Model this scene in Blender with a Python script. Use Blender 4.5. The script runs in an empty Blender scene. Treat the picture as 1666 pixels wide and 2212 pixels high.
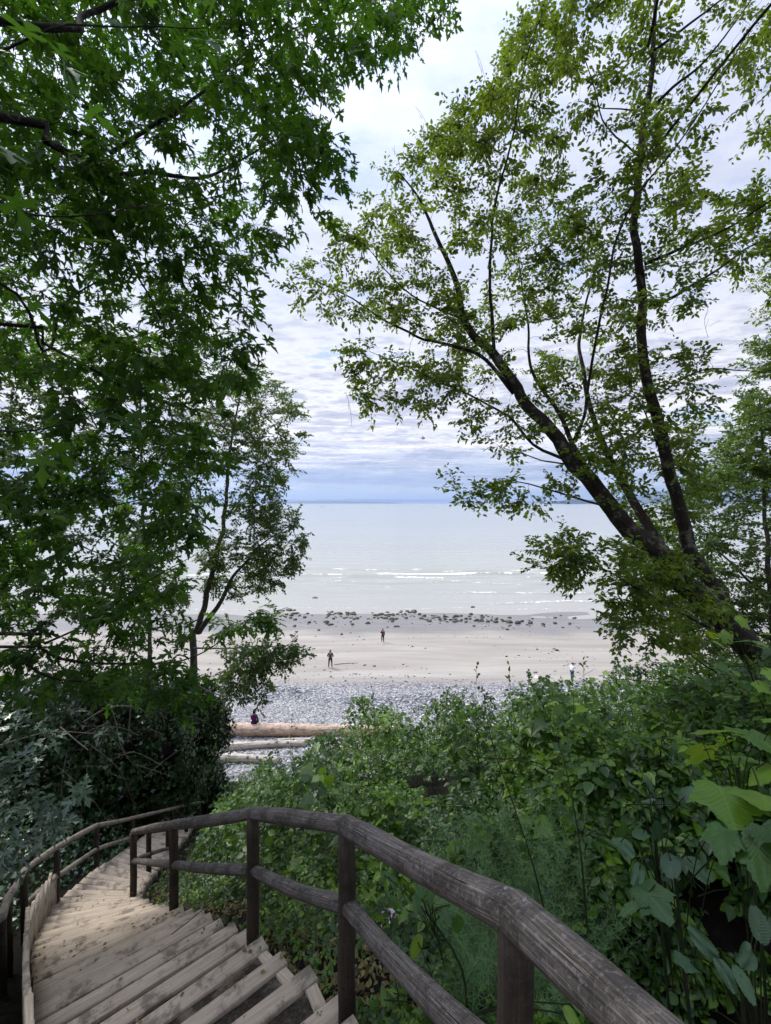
import bpy, bmesh, math, random
import numpy as np
from mathutils import Vector, Matrix

random.seed(7)
RNG = np.random.default_rng(7)
SC = bpy.context.scene
COL = SC.collection
R = math.radians
F = 940.0          # focal length in units of a 1666 x 2212 picture
H = 18.0           # eye height above the sea
V0 = 1087.0        # horizon line

# ------------------------------------------------------------------ camera, world, sun, exposure
cd = bpy.data.cameras.new('camera'); cam = bpy.data.objects.new('camera', cd); COL.objects.link(cam)
cam.location = (0, 0, H); cam.rotation_euler = (R(90), 0, 0)
cd.sensor_fit = 'VERTICAL'; cd.sensor_height = 36.0; cd.lens = F/2212*36.0
cd.shift_y = -(1106-V0)/2212
cd.clip_start = 0.05; cd.clip_end = 120000
SC.camera = cam
SC.render.resolution_x = 771; SC.render.resolution_y = 1024
SC.view_settings.view_transform = 'Standard'; SC.view_settings.look = 'None'
SC.view_settings.gamma = 1.0; SC.view_settings.use_curve_mapping = False
SC.view_settings.exposure = 0.75
SC.render.engine = 'CYCLES'
SC.cycles.max_bounces = 8; SC.cycles.diffuse_bounces = 4; SC.cycles.transmission_bounces = 5; SC.cycles.volume_bounces = 0

SUN_EL, SUN_AZ = R(50), R(-50)      # azimuth from +Y towards +X
sd = bpy.data.lights.new('sun', 'SUN'); so = bpy.data.objects.new('sun', sd); COL.objects.link(so)
sd.energy = 2.7; sd.angle = R(20); sd.color = (1.0, 0.95, 0.87)
sdir = Vector((math.sin(SUN_AZ)*math.cos(SUN_EL), math.cos(SUN_AZ)*math.cos(SUN_EL), math.sin(SUN_EL)))
so.rotation_euler = sdir.to_track_quat('Z', 'Y').to_euler()


class NT:
    """small helper round a node tree"""
    def __init__(s, tree): s.t = tree; s.n = tree.nodes; s.l = tree.links; s.n.clear()
    def new(s, typ, **kw):
        n = s.n.new(typ)
        for k, v in kw.items():
            if k.startswith('_'): setattr(n, k[1:], v)
            else: s.set(n.inputs[k.replace('__', ' ')], v)
        return n
    def set(s, inp, v):
        if isinstance(v, bpy.types.NodeSocket): s.l.new(v, inp)
        elif isinstance(v, (tuple, list)):
            L = len(inp.default_value); v = tuple(v)
            inp.default_value = v + (1.0,) if L == 4 and len(v) == 3 else v
        else: inp.default_value = v
    def math(s, op, a, b=None, c=None, clamp=False):
        n = s.n.new('ShaderNodeMath'); n.operation = op; n.use_clamp = clamp
        s.set(n.inputs[0], a)
        if b is not None: s.set(n.inputs[1], b)
        if c is not None: s.set(n.inputs[2], c)
        return n.outputs[0]
    def vmath(s, op, a, b=None):
        n = s.n.new('ShaderNodeVectorMath'); n.operation = op
        s.set(n.inputs[0], a)
        if b is not None: s.set(n.inputs[1], b)
        return n.outputs[0]
    def noise(s, vec, scale, detail=4, rough=0.55, dist=0.0):
        n = s.n.new('ShaderNodeTexNoise'); s.set(n.inputs['Vector'], vec)
        n.inputs['Scale'].default_value = scale; n.inputs['Detail'].default_value = detail
        n.inputs['Roughness'].default_value = rough; n.inputs['Distortion'].default_value = dist
        return n.outputs[0]
    def ramp(s, fac, stops, interp='LINEAR'):
        n = s.n.new('ShaderNodeValToRGB'); s.set(n.inputs[0], fac); e = n.color_ramp.elements
        n.color_ramp.interpolation = interp
        while len(e) < len(stops): e.new(0.5)
        for i, (p, c) in enumerate(stops):
            e[i].position = p
            e[i].color = (c, c, c, 1) if not isinstance(c, (tuple, list)) else tuple(c)+(1,)
        return n.outputs[0]
    def mix(s, fac, a, b, blend='MIX'):
        n = s.n.new('ShaderNodeMix'); n.data_type = 'RGBA'; n.blend_type = blend
        s.set(n.inputs[0], fac); s.set(n.inputs[6], a); s.set(n.inputs[7], b)
        return n.outputs[2]
    def step(s, v, lo, hi):
        n = s.n.new('ShaderNodeMapRange'); n.interpolation_type = 'SMOOTHSTEP'
        s.set(n.inputs[0], v); n.inputs[1].default_value = lo; n.inputs[2].default_value = hi
        return n.outputs[0]
    def bump(s, h, strength=0.5, dist=0.02):
        n = s.n.new('ShaderNodeBump'); s.set(n.inputs['Height'], h)
        n.inputs['Strength'].default_value = strength; n.inputs['Distance'].default_value = dist
        return n.outputs[0]


# world: a clear sky seen through and lit through a broken sheet of cloud
W = bpy.data.worlds.new('World'); SC.world = W; W.use_nodes = True
w = NT(W.node_tree)
sky = w.new('ShaderNodeTexSky', _sky_type='NISHITA', _sun_disc=False, _sun_elevation=SUN_EL, _sun_rotation=SUN_AZ,
            _air_density=1.0, _dust_density=0.6, _ozone_density=1.5)
tc = w.new('ShaderNodeTexCoord')
nrm = w.vmath('NORMALIZE', tc.outputs['Generated'])
sx = w.new('ShaderNodeSeparateXYZ', Vector=nrm)
zz = w.math('MAXIMUM', sx.outputs[2], 0.0)
den = w.math('ADD', zz, 0.035)
comb = w.new('ShaderNodeCombineXYZ', X=w.math('DIVIDE', sx.outputs[0], den), Y=w.math('DIVIDE', sx.outputs[1], den), Z=0.0)
p = comb.outputs[0]
n1 = w.noise(p, 0.85, 10, 0.62, 0.25)
n2 = w.noise(w.vmath('MULTIPLY', p, (0.9, 1.7, 1.0)), 2.6, 8, 0.62, 0.1)
n3 = w.noise(w.vmath('ADD', p, (13.0, 4.0, 0.0)), 0.35, 4, 0.5)
dens = w.math('ADD', w.math('MULTIPLY', n1, 0.55), w.math('MULTIPLY', n2, 0.45))
dens = w.math('ADD', dens, w.math('MULTIPLY', w.math('SUBTRACT', n3, 0.5), 0.35))
# thin places let the blue through; the thick middle of a cloud is greyer than its edge
cover = w.step(dens, 0.27, 0.42)
body = w.ramp(w.math('ADD', w.math('MULTIPLY', dens, 0.72), w.math('MULTIPLY', w.noise(w.vmath('MULTIPLY', p, (1.0, 1.35, 1.0)), 7.5, 6, 0.6, 0.3), 0.28)), [(0.39, (0.78, 0.85, 1.05)), (0.445, (1.14, 1.13, 1.12)), (0.49, (1.0, 1.0, 1.04)), (0.53, (0.72, 0.735, 0.86)), (0.61, (0.55, 0.57, 0.74))])
# high frame: cloud sheet thins and is evenly bright
hi = w.step(sx.outputs[2], 0.22, 0.62)
hazy = w.ramp(w.math('ADD', w.math('MULTIPLY', n2, .5), w.math('MULTIPLY', n1, .5)), [(0.42, (0.60, 0.73, 1.10)), (0.475, (0.84, 0.91, 1.14)), (0.53, (1.06, 1.08, 1.16))])
body = w.mix(w.math('MULTIPLY', hi, 0.75), body, hazy)
# extra glow put into the sheet above the frame to light the beach
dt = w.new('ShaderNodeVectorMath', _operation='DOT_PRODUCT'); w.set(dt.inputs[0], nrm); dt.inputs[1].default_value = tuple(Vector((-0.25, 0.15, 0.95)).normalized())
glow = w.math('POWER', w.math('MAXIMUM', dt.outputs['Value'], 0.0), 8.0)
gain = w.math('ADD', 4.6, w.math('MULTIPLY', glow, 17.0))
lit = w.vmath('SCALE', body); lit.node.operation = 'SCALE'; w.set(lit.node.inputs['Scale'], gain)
# streets of cloud towards the horizon: a bright cream deck, grey-blue bars under it
el = w.math('ADD', sx.outputs[2], w.math('MULTIPLY', w.math('SUBTRACT', n3, 0.5), 0.05))
bars = w.ramp(el, [(0.0, (0.80, 0.88, 1.05)), (0.035, (1.28, 1.24, 1.16)), (0.050, (0.88, 0.92, 1.04)), (0.08, (0.98, 1.0, 1.06)), (0.13, (1.38, 1.33, 1.26)), (0.24, (1.26, 1.25, 1.25)), (0.40, (1.05, 1.08, 1.15)), (0.7, (0.95, 0.99, 1.10))])
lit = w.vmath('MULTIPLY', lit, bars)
lay = w.new('ShaderNodeCombineXYZ', X=w.math('MULTIPLY', sx.outputs[0], 2.6), Y=w.math('MULTIPLY', sx.outputs[1], 2.6), Z=w.math('MULTIPLY', sx.outputs[2], 70.0)).outputs[0]
st = w.ramp(w.noise(lay, 1.0, 7, 0.62, 0.4), [(0.40, (0.68, 0.74, 0.90)), (0.49, (0.92, 0.94, 1.0)), (0.57, (1.30, 1.26, 1.20))])
lowb = w.math('SUBTRACT', 1.0, w.step(sx.outputs[2], 0.08, 0.22)); lit = w.mix(w.math('MULTIPLY', lowb, 0.9), lit, w.vmath('MULTIPLY', lit, st))
# blue gap low over the sea
low = w.math('SUBTRACT', 1.0, w.step(w.math('ADD', sx.outputs[2], w.math('MULTIPLY', w.math('SUBTRACT', n1, 0.5), 0.05)), 0.006, 0.028))
cover2 = w.math('MULTIPLY', cover, w.math('SUBTRACT', 1.0, w.math('MULTIPLY', low, 0.82)))
clear = w.mix(low, w.vmath('MULTIPLY', sky.outputs[0], (0.9, 1.0, 1.15)), (2.2, 3.0, 5.2))
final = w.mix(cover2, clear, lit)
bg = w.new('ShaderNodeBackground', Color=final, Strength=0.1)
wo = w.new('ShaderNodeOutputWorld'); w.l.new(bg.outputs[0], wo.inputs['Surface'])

# ------------------------------------------------------------------ object helpers
def P(u, v, d):
    return np.array([(u-833.0)/F*d, d, H-(v-V0)/F*d])

def tag(o, label=None, cat=None, group=None, kind=None):
    if label: o['label'] = label
    if cat: o['category'] = cat
    if group: o['group'] = group
    if kind: o['kind'] = kind
    return o

def thing(name, loc, label, cat, group=None, kind=None):
    o = bpy.data.objects.new(name, None); COL.objects.link(o)
    o.location = tuple(float(c) for c in loc); o.empty_display_size = 0.1
    return tag(o, label, cat, group, kind)

def mesh(name, V, Fc, mat, parent=None, rnd=None, uv=None, smooth=False, world=True):
    """V (n,3); Fc: int array (m,k) or list of such arrays"""
    V = np.asarray(V, dtype=np.float64).reshape(-1, 3)
    if parent is not None and world: V = V - np.array(parent.location)
    if isinstance(Fc, np.ndarray): Fc = [Fc]
    Fc = [np.asarray(f, dtype=np.int32) for f in Fc if len(f)]
    me = bpy.data.meshes.new(name)
    tot = np.concatenate([np.full(len(f), f.shape[1], dtype=np.int32) for f in Fc])
    idx = np.concatenate([f.ravel() for f in Fc])
    st = np.concatenate([[0], np.cumsum(tot)[:-1]]).astype(np.int32)
    me.vertices.add(len(V)); me.vertices.foreach_set('co', V.astype(np.float32).ravel())
    me.loops.add(len(idx)); me.loops.foreach_set('vertex_index', idx)
    me.polygons.add(len(tot)); me.polygons.foreach_set('loop_start', st); me.polygons.foreach_set('loop_total', tot)
    if smooth: me.polygons.foreach_set('use_smooth', np.ones(len(tot), dtype=bool))
    me.update(calc_edges=True)
    if rnd is not None:
        a = me.attributes.new('rnd', 'FLOAT', 'POINT'); a.data.foreach_set('value', np.asarray(rnd, dtype=np.float32))
    if uv is not None:
        l = me.uv_layers.new(name='UVMap'); l.data.foreach_set('uv', np.asarray(uv, dtype=np.float32)[idx].ravel())
    me.materials.append(mat)
    o = bpy.data.objects.new(name, me); COL.objects.link(o)
    if parent is not None: o.parent = parent
    return o

def unit(a): 
    a = np.asarray(a, float); return a/np.maximum(np.linalg.norm(a, axis=-1, keepdims=True), 1e-9)

def _h(ix, iy, iz, s):
    h = (ix*374761393 + iy*668265263 + iz*1274126177 + s*974634777) & 0xffffffff
    h = ((h ^ (h >> 13))*1103515245) & 0xffffffff
    h = ((h ^ (h >> 16))*2246822519) & 0xffffffff
    return ((h ^ (h >> 15)) & 0xffffff)/float(0xffffff)

def vnoise(p, s=0):
    p = np.asarray(p, float); i = np.floor(p).astype(np.int64); f = p-i; f = f*f*(3-2*f)
    r = 0
    for dx in (0, 1):
        for dy in (0, 1):
            for dz in (0, 1):
                wgt = (f[..., 0] if dx else 1-f[..., 0])*(f[..., 1] if dy else 1-f[..., 1])*(f[..., 2] if dz else 1-f[..., 2])
                r = r + wgt*_h(i[..., 0]+dx, i[..., 1]+dy, i[..., 2]+dz, s)
    return r

def fbm(p, s=0, o=4):
    p = np.asarray(p, float); r = 0; a = 0.5; t = 0
    for k in range(o):
        r = r+a*vnoise(p*2**k, s+k); t += a; a *= 0.5
    return r/t

def smooth(a, lo, hi):
    t = np.clip((a-lo)/(hi-lo), 0, 1); return t*t*(3-2*t)

class Tubes:
    """collects tapered tubes with UVs (u round, v along, in metres)"""
    def __init__(s): s.V = []; s.F = []; s.UV = []; s.n = 0; s.T = []; s.R = []
    def add(s, pts, rad, sides=6, caps=False, wob=0.0, ends=(None, None), rnd=0.0):
        pts = np.asarray(pts, float); m = len(pts); rad = np.broadcast_to(np.asarray(rad, float), (m,))
        t = np.gradient(pts, axis=0); t = unit(t)
        ref = np.array([0, 0, 1.0]) if abs(unit(pts[-1]-pts[0])[2]) < 0.9 else np.array([1.0, 0, 0])
        a = unit(np.cross(t, ref)); b = np.cross(a, t)
        ang = np.linspace(0, 2*np.pi, sides, endpoint=False)
        L = np.concatenate([[0], np.cumsum(np.linalg.norm(np.diff(pts, axis=0), axis=1))])
        rr = rad[:, None]*np.ones(sides)
        if wob:
            q = np.stack([np.cos(ang)[None]*2+0*L[:, None], np.sin(ang)[None]*2+0*L[:, None], L[:, None]*3+0*ang[None]], -1)+pts[0]*3
            rr = rr*(1+wob*(fbm(q, 3, 3)-0.5)*2)
        ring = pts[:, None]+rr[..., None]*(np.cos(ang)[None, :, None]*a[:, None]+np.sin(ang)[None, :, None]*b[:, None])
        for e, pl in zip((0, -1), ends):          # mitre the end on a plane (point, normal)
            if pl is not None:
                po, no = pl; tt = t[e]
                k = ((po-ring[e])@no)/(tt@no); ring[e] = ring[e]+k[:, None]*tt
        V = ring.reshape(-1, 3); u = np.tile(ang/(2*np.pi), m); vv = np.repeat(L, sides)
        i = np.arange(m-1)[:, None]*sides; j = np.arange(sides)[None]; j2 = (j+1) % sides
        Fq = np.stack([i+j, i+j2, i+sides+j2, i+sides+j], -1).reshape(-1, 4)+s.n
        s.V.append(V); s.UV.append(np.stack([u, vv], 1)); s.F.append(Fq); s.R.append(np.full(len(V), rnd)); s.n += len(V)
        if caps:
            for e, base in ((0, 0), (-1, (m-1)*sides)):
                c = ring[e].mean(0); s.V.append(c[None]); s.UV.append(np.array([[0.5, L[e]]])); s.R.append(np.array([rnd]))
                ci = s.n; s.n += 1
                idx = s.n-1-(1 if e == 0 else 2)-len(V)+1+base if False else None
                b0 = ci-len(V)-(0 if e == 0 else 1)+base
                jj = np.arange(sides)
                if e == 0: s.T.append(np.stack([b0+(jj+1) % sides, b0+jj, np.full(sides, ci)], 1))
                else: s.T.append(np.stack([b0+jj, b0+(jj+1) % sides, np.full(sides, ci)], 1))
        return s
    def build(s, name, mat, parent=None):
        Fs = [np.concatenate(s.F)]
        if s.T: Fs.append(np.concatenate(s.T))
        return mesh(name, np.concatenate(s.V), Fs, mat, parent, uv=np.concatenate(s.UV), smooth=True, rnd=np.concatenate(s.R))

def spline(pts, step=0.12):
    """Catmull-Rom through pts"""
    pts = np.asarray(pts, float); q = np.vstack([2*pts[0]-pts[1], pts, 2*pts[-1]-pts[-2]]); out = []
    for k in range(1, len(q)-2):
        n = max(2, int(np.linalg.norm(q[k+1]-q[k])/step)); t = np.linspace(0, 1, n, endpoint=False)[:, None]
        out.append(0.5*((2*q[k])+(-q[k-1]+q[k+1])*t+(2*q[k-1]-5*q[k]+4*q[k+1]-q[k+2])*t*t+(-q[k-1]+3*q[k]-3*q[k+1]+q[k+2])*t**3))
    return np.vstack(out+[pts[-1:]])

class Boxes:
    """collects boxes given by 8 corners (oriented)"""
    def __init__(s): s.V = []; s.F = []; s.n = 0; s.UV = []
    Q = np.array([[0, 3, 2, 1], [4, 5, 6, 7], [0, 1, 5, 4], [1, 2, 6, 5], [2, 3, 7, 6], [3, 0, 4, 7]])
    def add(s, o, a, b, c):
        """origin o, edge vectors a, b, c"""
        o, a, b, c = (np.asarray(q, float) for q in (o, a, b, c))
        v = np.array([o, o+a, o+a+b, o+b, o+c, o+a+c, o+a+b+c, o+b+c])
        s.V.append(v); s.F.append(s.Q+s.n); s.n += 8; return s
    def build(s, name, mat, parent=None, bevel=0.0):
        o = mesh(name, np.concatenate(s.V), np.concatenate(s.F), mat, parent)
        if bevel:
            m = o.modifiers.new('bevel', 'BEVEL'); m.width = bevel; m.segments = 2
        return o

# ------------------------------------------------------------------ materials
def newmat(name):
    m = bpy.data.materials.new(name); m.use_nodes = True; return m, NT(m.node_tree)

def finish(t, col, rough=0.8, normal=None, spec=0.3, extra=None):
    b = t.new('ShaderNodeBsdfPrincipled'); t.set(b.inputs['Base Color'], col); t.set(b.inputs['Roughness'], rough)
    t.set(b.inputs['Specular IOR Level'], spec)
    if normal is not None: t.set(b.inputs['Normal'], normal)
    o = t.new('ShaderNodeOutputMaterial'); t.l.new((extra or b).outputs[0], o.inputs[0]); return b

def leafmat(name, stops, trans, tamt=0.4, rough=0.45, spec=0.4):
    m, t = newmat(name)
    at = t.new('ShaderNodeAttribute', _attribute_name='rnd')
    col = t.ramp(at.outputs['Fac'], stops)
    b = t.new('ShaderNodeBsdfPrincipled'); t.set(b.inputs['Base Color'], col)
    b.inputs['Roughness'].default_value = rough; b.inputs['Specular IOR Level'].default_value = spec
    tr = t.new('ShaderNodeBsdfTranslucent'); t.set(tr.inputs[0], t.mix(0.5, col, trans))
    mx = t.new('ShaderNodeMixShader'); mx.inputs[0].default_value = tamt
    t.l.new(b.outputs[0], mx.inputs[1]); t.l.new(tr.outputs[0], mx.inputs[2])
    o = t.new('ShaderNodeOutputMaterial'); t.l.new(mx.outputs[0], o.inputs[0]); return m

M = {}
M['maple'] = leafmat('maple_leaf', [(0, (0.012, 0.036, 0.007)), (0.6, (0.025, 0.068, 0.010)), (1, (0.075, 0.15, 0.014))], (0.16, 0.38, 0.015), 0.44, 0.5, 0.2)
M['cherry'] = leafmat('small_leaf', [(0, (0.018, 0.044, 0.008)), (0.5, (0.052, 0.108, 0.011)), (1, (0.16, 0.23, 0.013))], (0.34, 0.48, 0.02), 0.46)
M['alder'] = leafmat('alder_leaf', [(0, (0.026, 0.062, 0.013)), (0.6, (0.058, 0.115, 0.02)), (1, (0.13, 0.20, 0.025))], (0.24, 0.38, 0.03), 0.38)
M['bramble'] = leafmat('bramble_leaf', [(0, (0.010, 0.034, 0.008)), (0.5, (0.032, 0.085, 0.014)), (1, (0.13, 0.24, 0.018))], (0.24, 0.45, 0.02), 0.38, 0.42)
M['lime'] = leafmat('broad_leaf', [(0, (0.06, 0.15, 0.03)), (0.6, (0.12, 0.24, 0.03)), (1, (0.26, 0.36, 0.03))], (0.36, 0.5, 0.03), 0.42, 0.5)
M['greyleaf'] = leafmat('dark_glossy_leaf', [(0, (0.035, 0.075, 0.04)), (1, (0.07, 0.13, 0.07))], (0.1, 0.2, 0.06), 0.15, 0.32, 0.8)
M['ivy'] = leafmat('ivy_leaf', [(0, (0.014, 0.040, 0.012)), (0.7, (0.03, 0.075, 0.02)), (1, (0.07, 0.13, 0.03))], (0.08, 0.18, 0.03), 0.15, 0.35, 0.6)
M['horsetail'] = leafmat('horsetail', [(0, (0.05, 0.12, 0.04)), (1, (0.13, 0.23, 0.08))], (0.2, 0.36, 0.1), 0.3, 0.7)
M['straw'] = leafmat('dead_leaf', [(0, (0.10, 0.075, 0.035)), (0.5, (0.20, 0.15, 0.06)), (1, (0.16, 0.17, 0.05))], (0.2, 0.16, 0.06), 0.2, 0.8)

def barkmat(name, c0, c1, c2, scale=1.0):
    m, t = newmat(name); uv = t.new('ShaderNodeUVMap'); g = t.new('ShaderNodeTexCoord')
    v = t.vmath('MULTIPLY', uv.outputs[0], (9.0, 3.0*scale, 1.0))
    a = t.noise(g.outputs['Object'], 7*scale, 6, 0.65); b = t.noise(v, 2.0, 6, 0.7, 0.6)
    col = t.mix(t.step(a, 0.52, 0.66), t.ramp(b, [(0.3, c0), (0.7, c1)]), c2)
    finish(t, col, 0.9, t.bump(b, 0.9, 0.02), 0.2); return m
M['bark'] = barkmat('dark_bark', (0.010, 0.009, 0.007), (0.040, 0.033, 0.026), (0.13, 0.125, 0.10))
M['bark2'] = barkmat('grey_bark', (0.04, 0.036, 0.03), (0.12, 0.105, 0.09), (0.2, 0.19, 0.17))
M['twig'] = barkmat('dry_twig', (0.10, 0.085, 0.065), (0.24, 0.21, 0.165), (0.30, 0.27, 0.22))
M['stem'] = barkmat('green_stem', (0.02, 0.035, 0.015), (0.05, 0.07, 0.025), (0.07, 0.05, 0.03))

def logmat(name, dark, mid, pale, crack=True):
    m, t = newmat(name); uv = t.new('ShaderNodeUVMap'); g = t.new('ShaderNodeTexCoord')
    sp = t.new('ShaderNodeSeparateXYZ', Vector=uv.outputs[0])
    an = t.math('MULTIPLY', sp.outputs[0], 2*math.pi)
    cy = t.new('ShaderNodeCombineXYZ', X=t.math('COSINE', an), Y=t.math('SINE', an), Z=t.math('MULTIPLY', sp.outputs[1], 0.30)).outputs[0]
    grain = t.noise(cy, 9.0, 6, 0.7, 0.3)
    fine = t.noise(t.vmath('MULTIPLY', cy, (1.0, 1.0, 0.5)), 26.0, 4, 0.7)
    blot = t.noise(g.outputs['Object'], 5.0, 5, 0.65)
    col = t.ramp(grain, [(0.30, dark), (0.5, mid), (0.68, pale)])
    col = t.mix(t.math('MULTIPLY', t.step(blot, 0.46, 0.62), 0.75), col, dark)
    col = t.mix(0.35, col, t.ramp(fine, [(0.35, (0.25, 0.25, 0.25)), (0.6, (1.0, 1.0, 1.0))]), 'MULTIPLY')
    mot = t.noise(g.outputs['Object'], 60.0, 4, 0.75); mot2 = t.noise(g.outputs['Object'], 16.0, 5, 0.7)
    col = t.mix(t.math('MULTIPLY', t.step(mot, 0.52, 0.66), 0.45), col, pale); col = t.mix(t.math('MULTIPLY', t.step(mot2, 0.56, 0.66), 0.6), col, dark)
    h = t.math('ADD', t.math('ADD', t.math('MULTIPLY', grain, 0.5), t.math('MULTIPLY', fine, 0.3)), t.math('MULTIPLY', mot, 0.4))
    if crack:
        cn = t.noise(t.vmath('MULTIPLY', cy, (1.3, 1.3, 0.8)), 1.7, 6, 0.5, 0.6)
        cr = t.math('ABSOLUTE', t.math('SUBTRACT', cn, 0.5)); crk = t.math('SUBTRACT', 1.0, t.step(cr, 0.002, 0.010))
        wd = t.math('SUBTRACT', 1.0, t.step(cr, 0.006, 0.03))
        col = t.mix(t.math('MULTIPLY', wd, 0.35), col, (0.30, 0.24, 0.15)); col = t.mix(crk, col, (0.006, 0.005, 0.005))
        h = t.math('SUBTRACT', h, t.math('MULTIPLY', crk, 1.5))
    finish(t, col, 0.72, t.bump(h, 0.8, 0.012), 0.35); return m
M['rail'] = logmat('weathered_log', (0.026, 0.021, 0.018), (0.115, 0.098, 0.086), (0.31, 0.285, 0.27))
M['post'] = logmat('dark_post', (0.022, 0.016, 0.012), (0.05, 0.038, 0.028), (0.09, 0.07, 0.05), False)
M['rail2'] = logmat('pale_log', (0.10, 0.08, 0.06), (0.24, 0.20, 0.16), (0.36, 0.31, 0.25), False)
M['drift'] = logmat('driftwood', (0.36, 0.24, 0.17), (0.60, 0.44, 0.33), (0.74, 0.62, 0.50))
M['drift2'] = logmat('bleached_driftwood', (0.34, 0.29, 0.23), (0.56, 0.50, 0.42), (0.72, 0.68, 0.60))

def plankmat():
    m, t = newmat('tread_plank'); g = t.new('ShaderNodeTexCoord'); a = t.new('ShaderNodeAttribute', _attribute_name='rnd')
    uv = t.new('ShaderNodeUVMap')
    cy = t.vmath('MULTIPLY', uv.outputs[0], (1.2, 22.0, 1.0)); cy = t.vmath('ADD', cy, t.new('ShaderNodeCombineXYZ', Z=t.math('MULTIPLY', a.outputs['Fac'], 40.0)).outputs[0])
    gr = t.noise(cy, 3.0, 6, 0.65, 0.2); bl = t.noise(g.outputs['Object'], 3.2, 6, 0.65, 0.3); bl2 = t.noise(g.outputs['Object'], 14.0, 5, 0.7)
    col = t.ramp(gr, [(0.3, (0.29, 0.235, 0.175)), (0.55, (0.43, 0.355, 0.27)), (0.75, (0.54, 0.46, 0.36))])
    col = t.mix(t.math('MULTIPLY', t.step(t.math('ADD', bl, t.math('MULTIPLY', bl2, 0.35)), 0.67, 0.82), 0.75), col, (0.085, 0.07, 0.058))
    col = t.mix(t.math('MULTIPLY', a.outputs['Fac'], 0.25), col, (0.22, 0.19, 0.16))
    finish(t, col, 0.85, t.bump(t.math('ADD', gr, bl2), 0.4, 0.006), 0.2); return m
M['plank'] = plankmat()

def fillmat():
    m, t = newmat('step_soil'); g = t.new('ShaderNodeTexCoord'); sp = t.new('ShaderNodeSeparateXYZ', Vector=g.outputs['Object'])
    a = t.noise(g.outputs['Object'], 4.0, 6, 0.65, 0.4); b = t.noise(g.outputs['Object'], 38.0, 4, 0.7)
    sand = t.ramp(b, [(0.3, (0.29, 0.24, 0.18)), (0.7, (0.45, 0.38, 0.29))])
    soil = t.ramp(b, [(0.3, (0.015, 0.012, 0.010)), (0.6, (0.055, 0.045, 0.035)), (0.75, (0.16, 0.13, 0.09))])
    f = t.step(t.math('ADD', sp.outputs[1], t.math('MULTIPLY', t.math('SUBTRACT', a, 0.5), 4.0)), 3.0, 4.6)
    col = t.mix(f, soil, sand); col = t.mix(t.math('MULTIPLY', t.step(a, 0.56, 0.66), 0.6), col, (0.10, 0.085, 0.07))
    finish(t, col, 0.95, t.bump(b, 0.8, 0.02), 0.1); return m
M['fill'] = fillmat()

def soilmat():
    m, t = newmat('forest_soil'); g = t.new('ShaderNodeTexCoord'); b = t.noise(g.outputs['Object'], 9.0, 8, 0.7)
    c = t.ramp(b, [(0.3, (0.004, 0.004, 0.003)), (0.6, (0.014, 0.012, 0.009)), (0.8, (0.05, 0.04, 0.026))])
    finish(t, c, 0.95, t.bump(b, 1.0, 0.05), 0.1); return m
M['soil'] = soilmat()

def beachmat():
    m, t = newmat('beach_sand'); g = t.new('ShaderNodeTexCoord'); o = g.outputs['Object']
    sp = t.new('ShaderNodeSeparateXYZ', Vector=o); y = sp.outputs[1]; x = sp.outputs[0]
    st = t.vmath('MULTIPLY', o, (0.10, 1.0, 1.0))
    band = t.noise(st, 0.55, 6, 0.65, 0.5); fine = t.noise(o, 3.0, 7, 0.75); big = t.noise(o, 0.12, 4, 0.5)
    spk = t.noise(t.vmath('MULTIPLY', o, (0.6, 1.2, 1.0)), 9.0, 3, 0.8)
    dry = t.ramp(band, [(0.3, (0.225, 0.203, 0.178)), (0.5, (0.285, 0.260, 0.230)), (0.7, (0.35, 0.325, 0.288))])
    dry = t.mix(t.math('MULTIPLY', t.step(fine, 0.60, 0.74), 0.45), dry, (0.17, 0.15, 0.125))
    dry = t.mix(t.math('MULTIPLY', t.step(spk, 0.66, 0.73), 0.6), dry, (0.09, 0.08, 0.065))
    wet = t.ramp(band, [(0.3, (0.12, 0.11, 0.10)), (0.7, (0.18, 0.165, 0.15))])
    edge = t.math('ADD', y, t.math('MULTIPLY', t.math('SUBTRACT', big, 0.5), 9.0))
    wf = t.step(edge, 56.0, 62.0)
    col = t.mix(wf, dry, wet)
    rough = t.math('SUBTRACT', 0.9, t.math('MULTIPLY', wf, 0.72))
    hb = t.math('ADD', t.math('MULTIPLY', fine, 0.5), band)
    nb = t.new('ShaderNodeBump', Height=hb, Distance=0.05); t.set(nb.inputs['Strength'], t.math('SUBTRACT', 0.5, t.math('MULTIPLY', wf, 0.46)))
    # gravel tint below the pebbles
    vor = t.new('ShaderNodeTexVoronoi', Vector=o, Scale=7.0)
    gr = t.ramp(vor.outputs['Color'], [(0.2, (0.06, 0.063, 0.07)), (0.5, (0.17, 0.17, 0.185)), (0.9, (0.34, 0.33, 0.32))])
    gf = t.math('SUBTRACT', 1.0, t.step(t.math('ADD', y, t.math('MULTIPLY', t.math('SUBTRACT', fine, 0.5), 3.5)), 39.0, 41.5))
    col = t.mix(gf, col, gr)
    b = finish(t, col, rough, nb.outputs[0], 0.5); return m
M['beach'] = beachmat()

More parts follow.
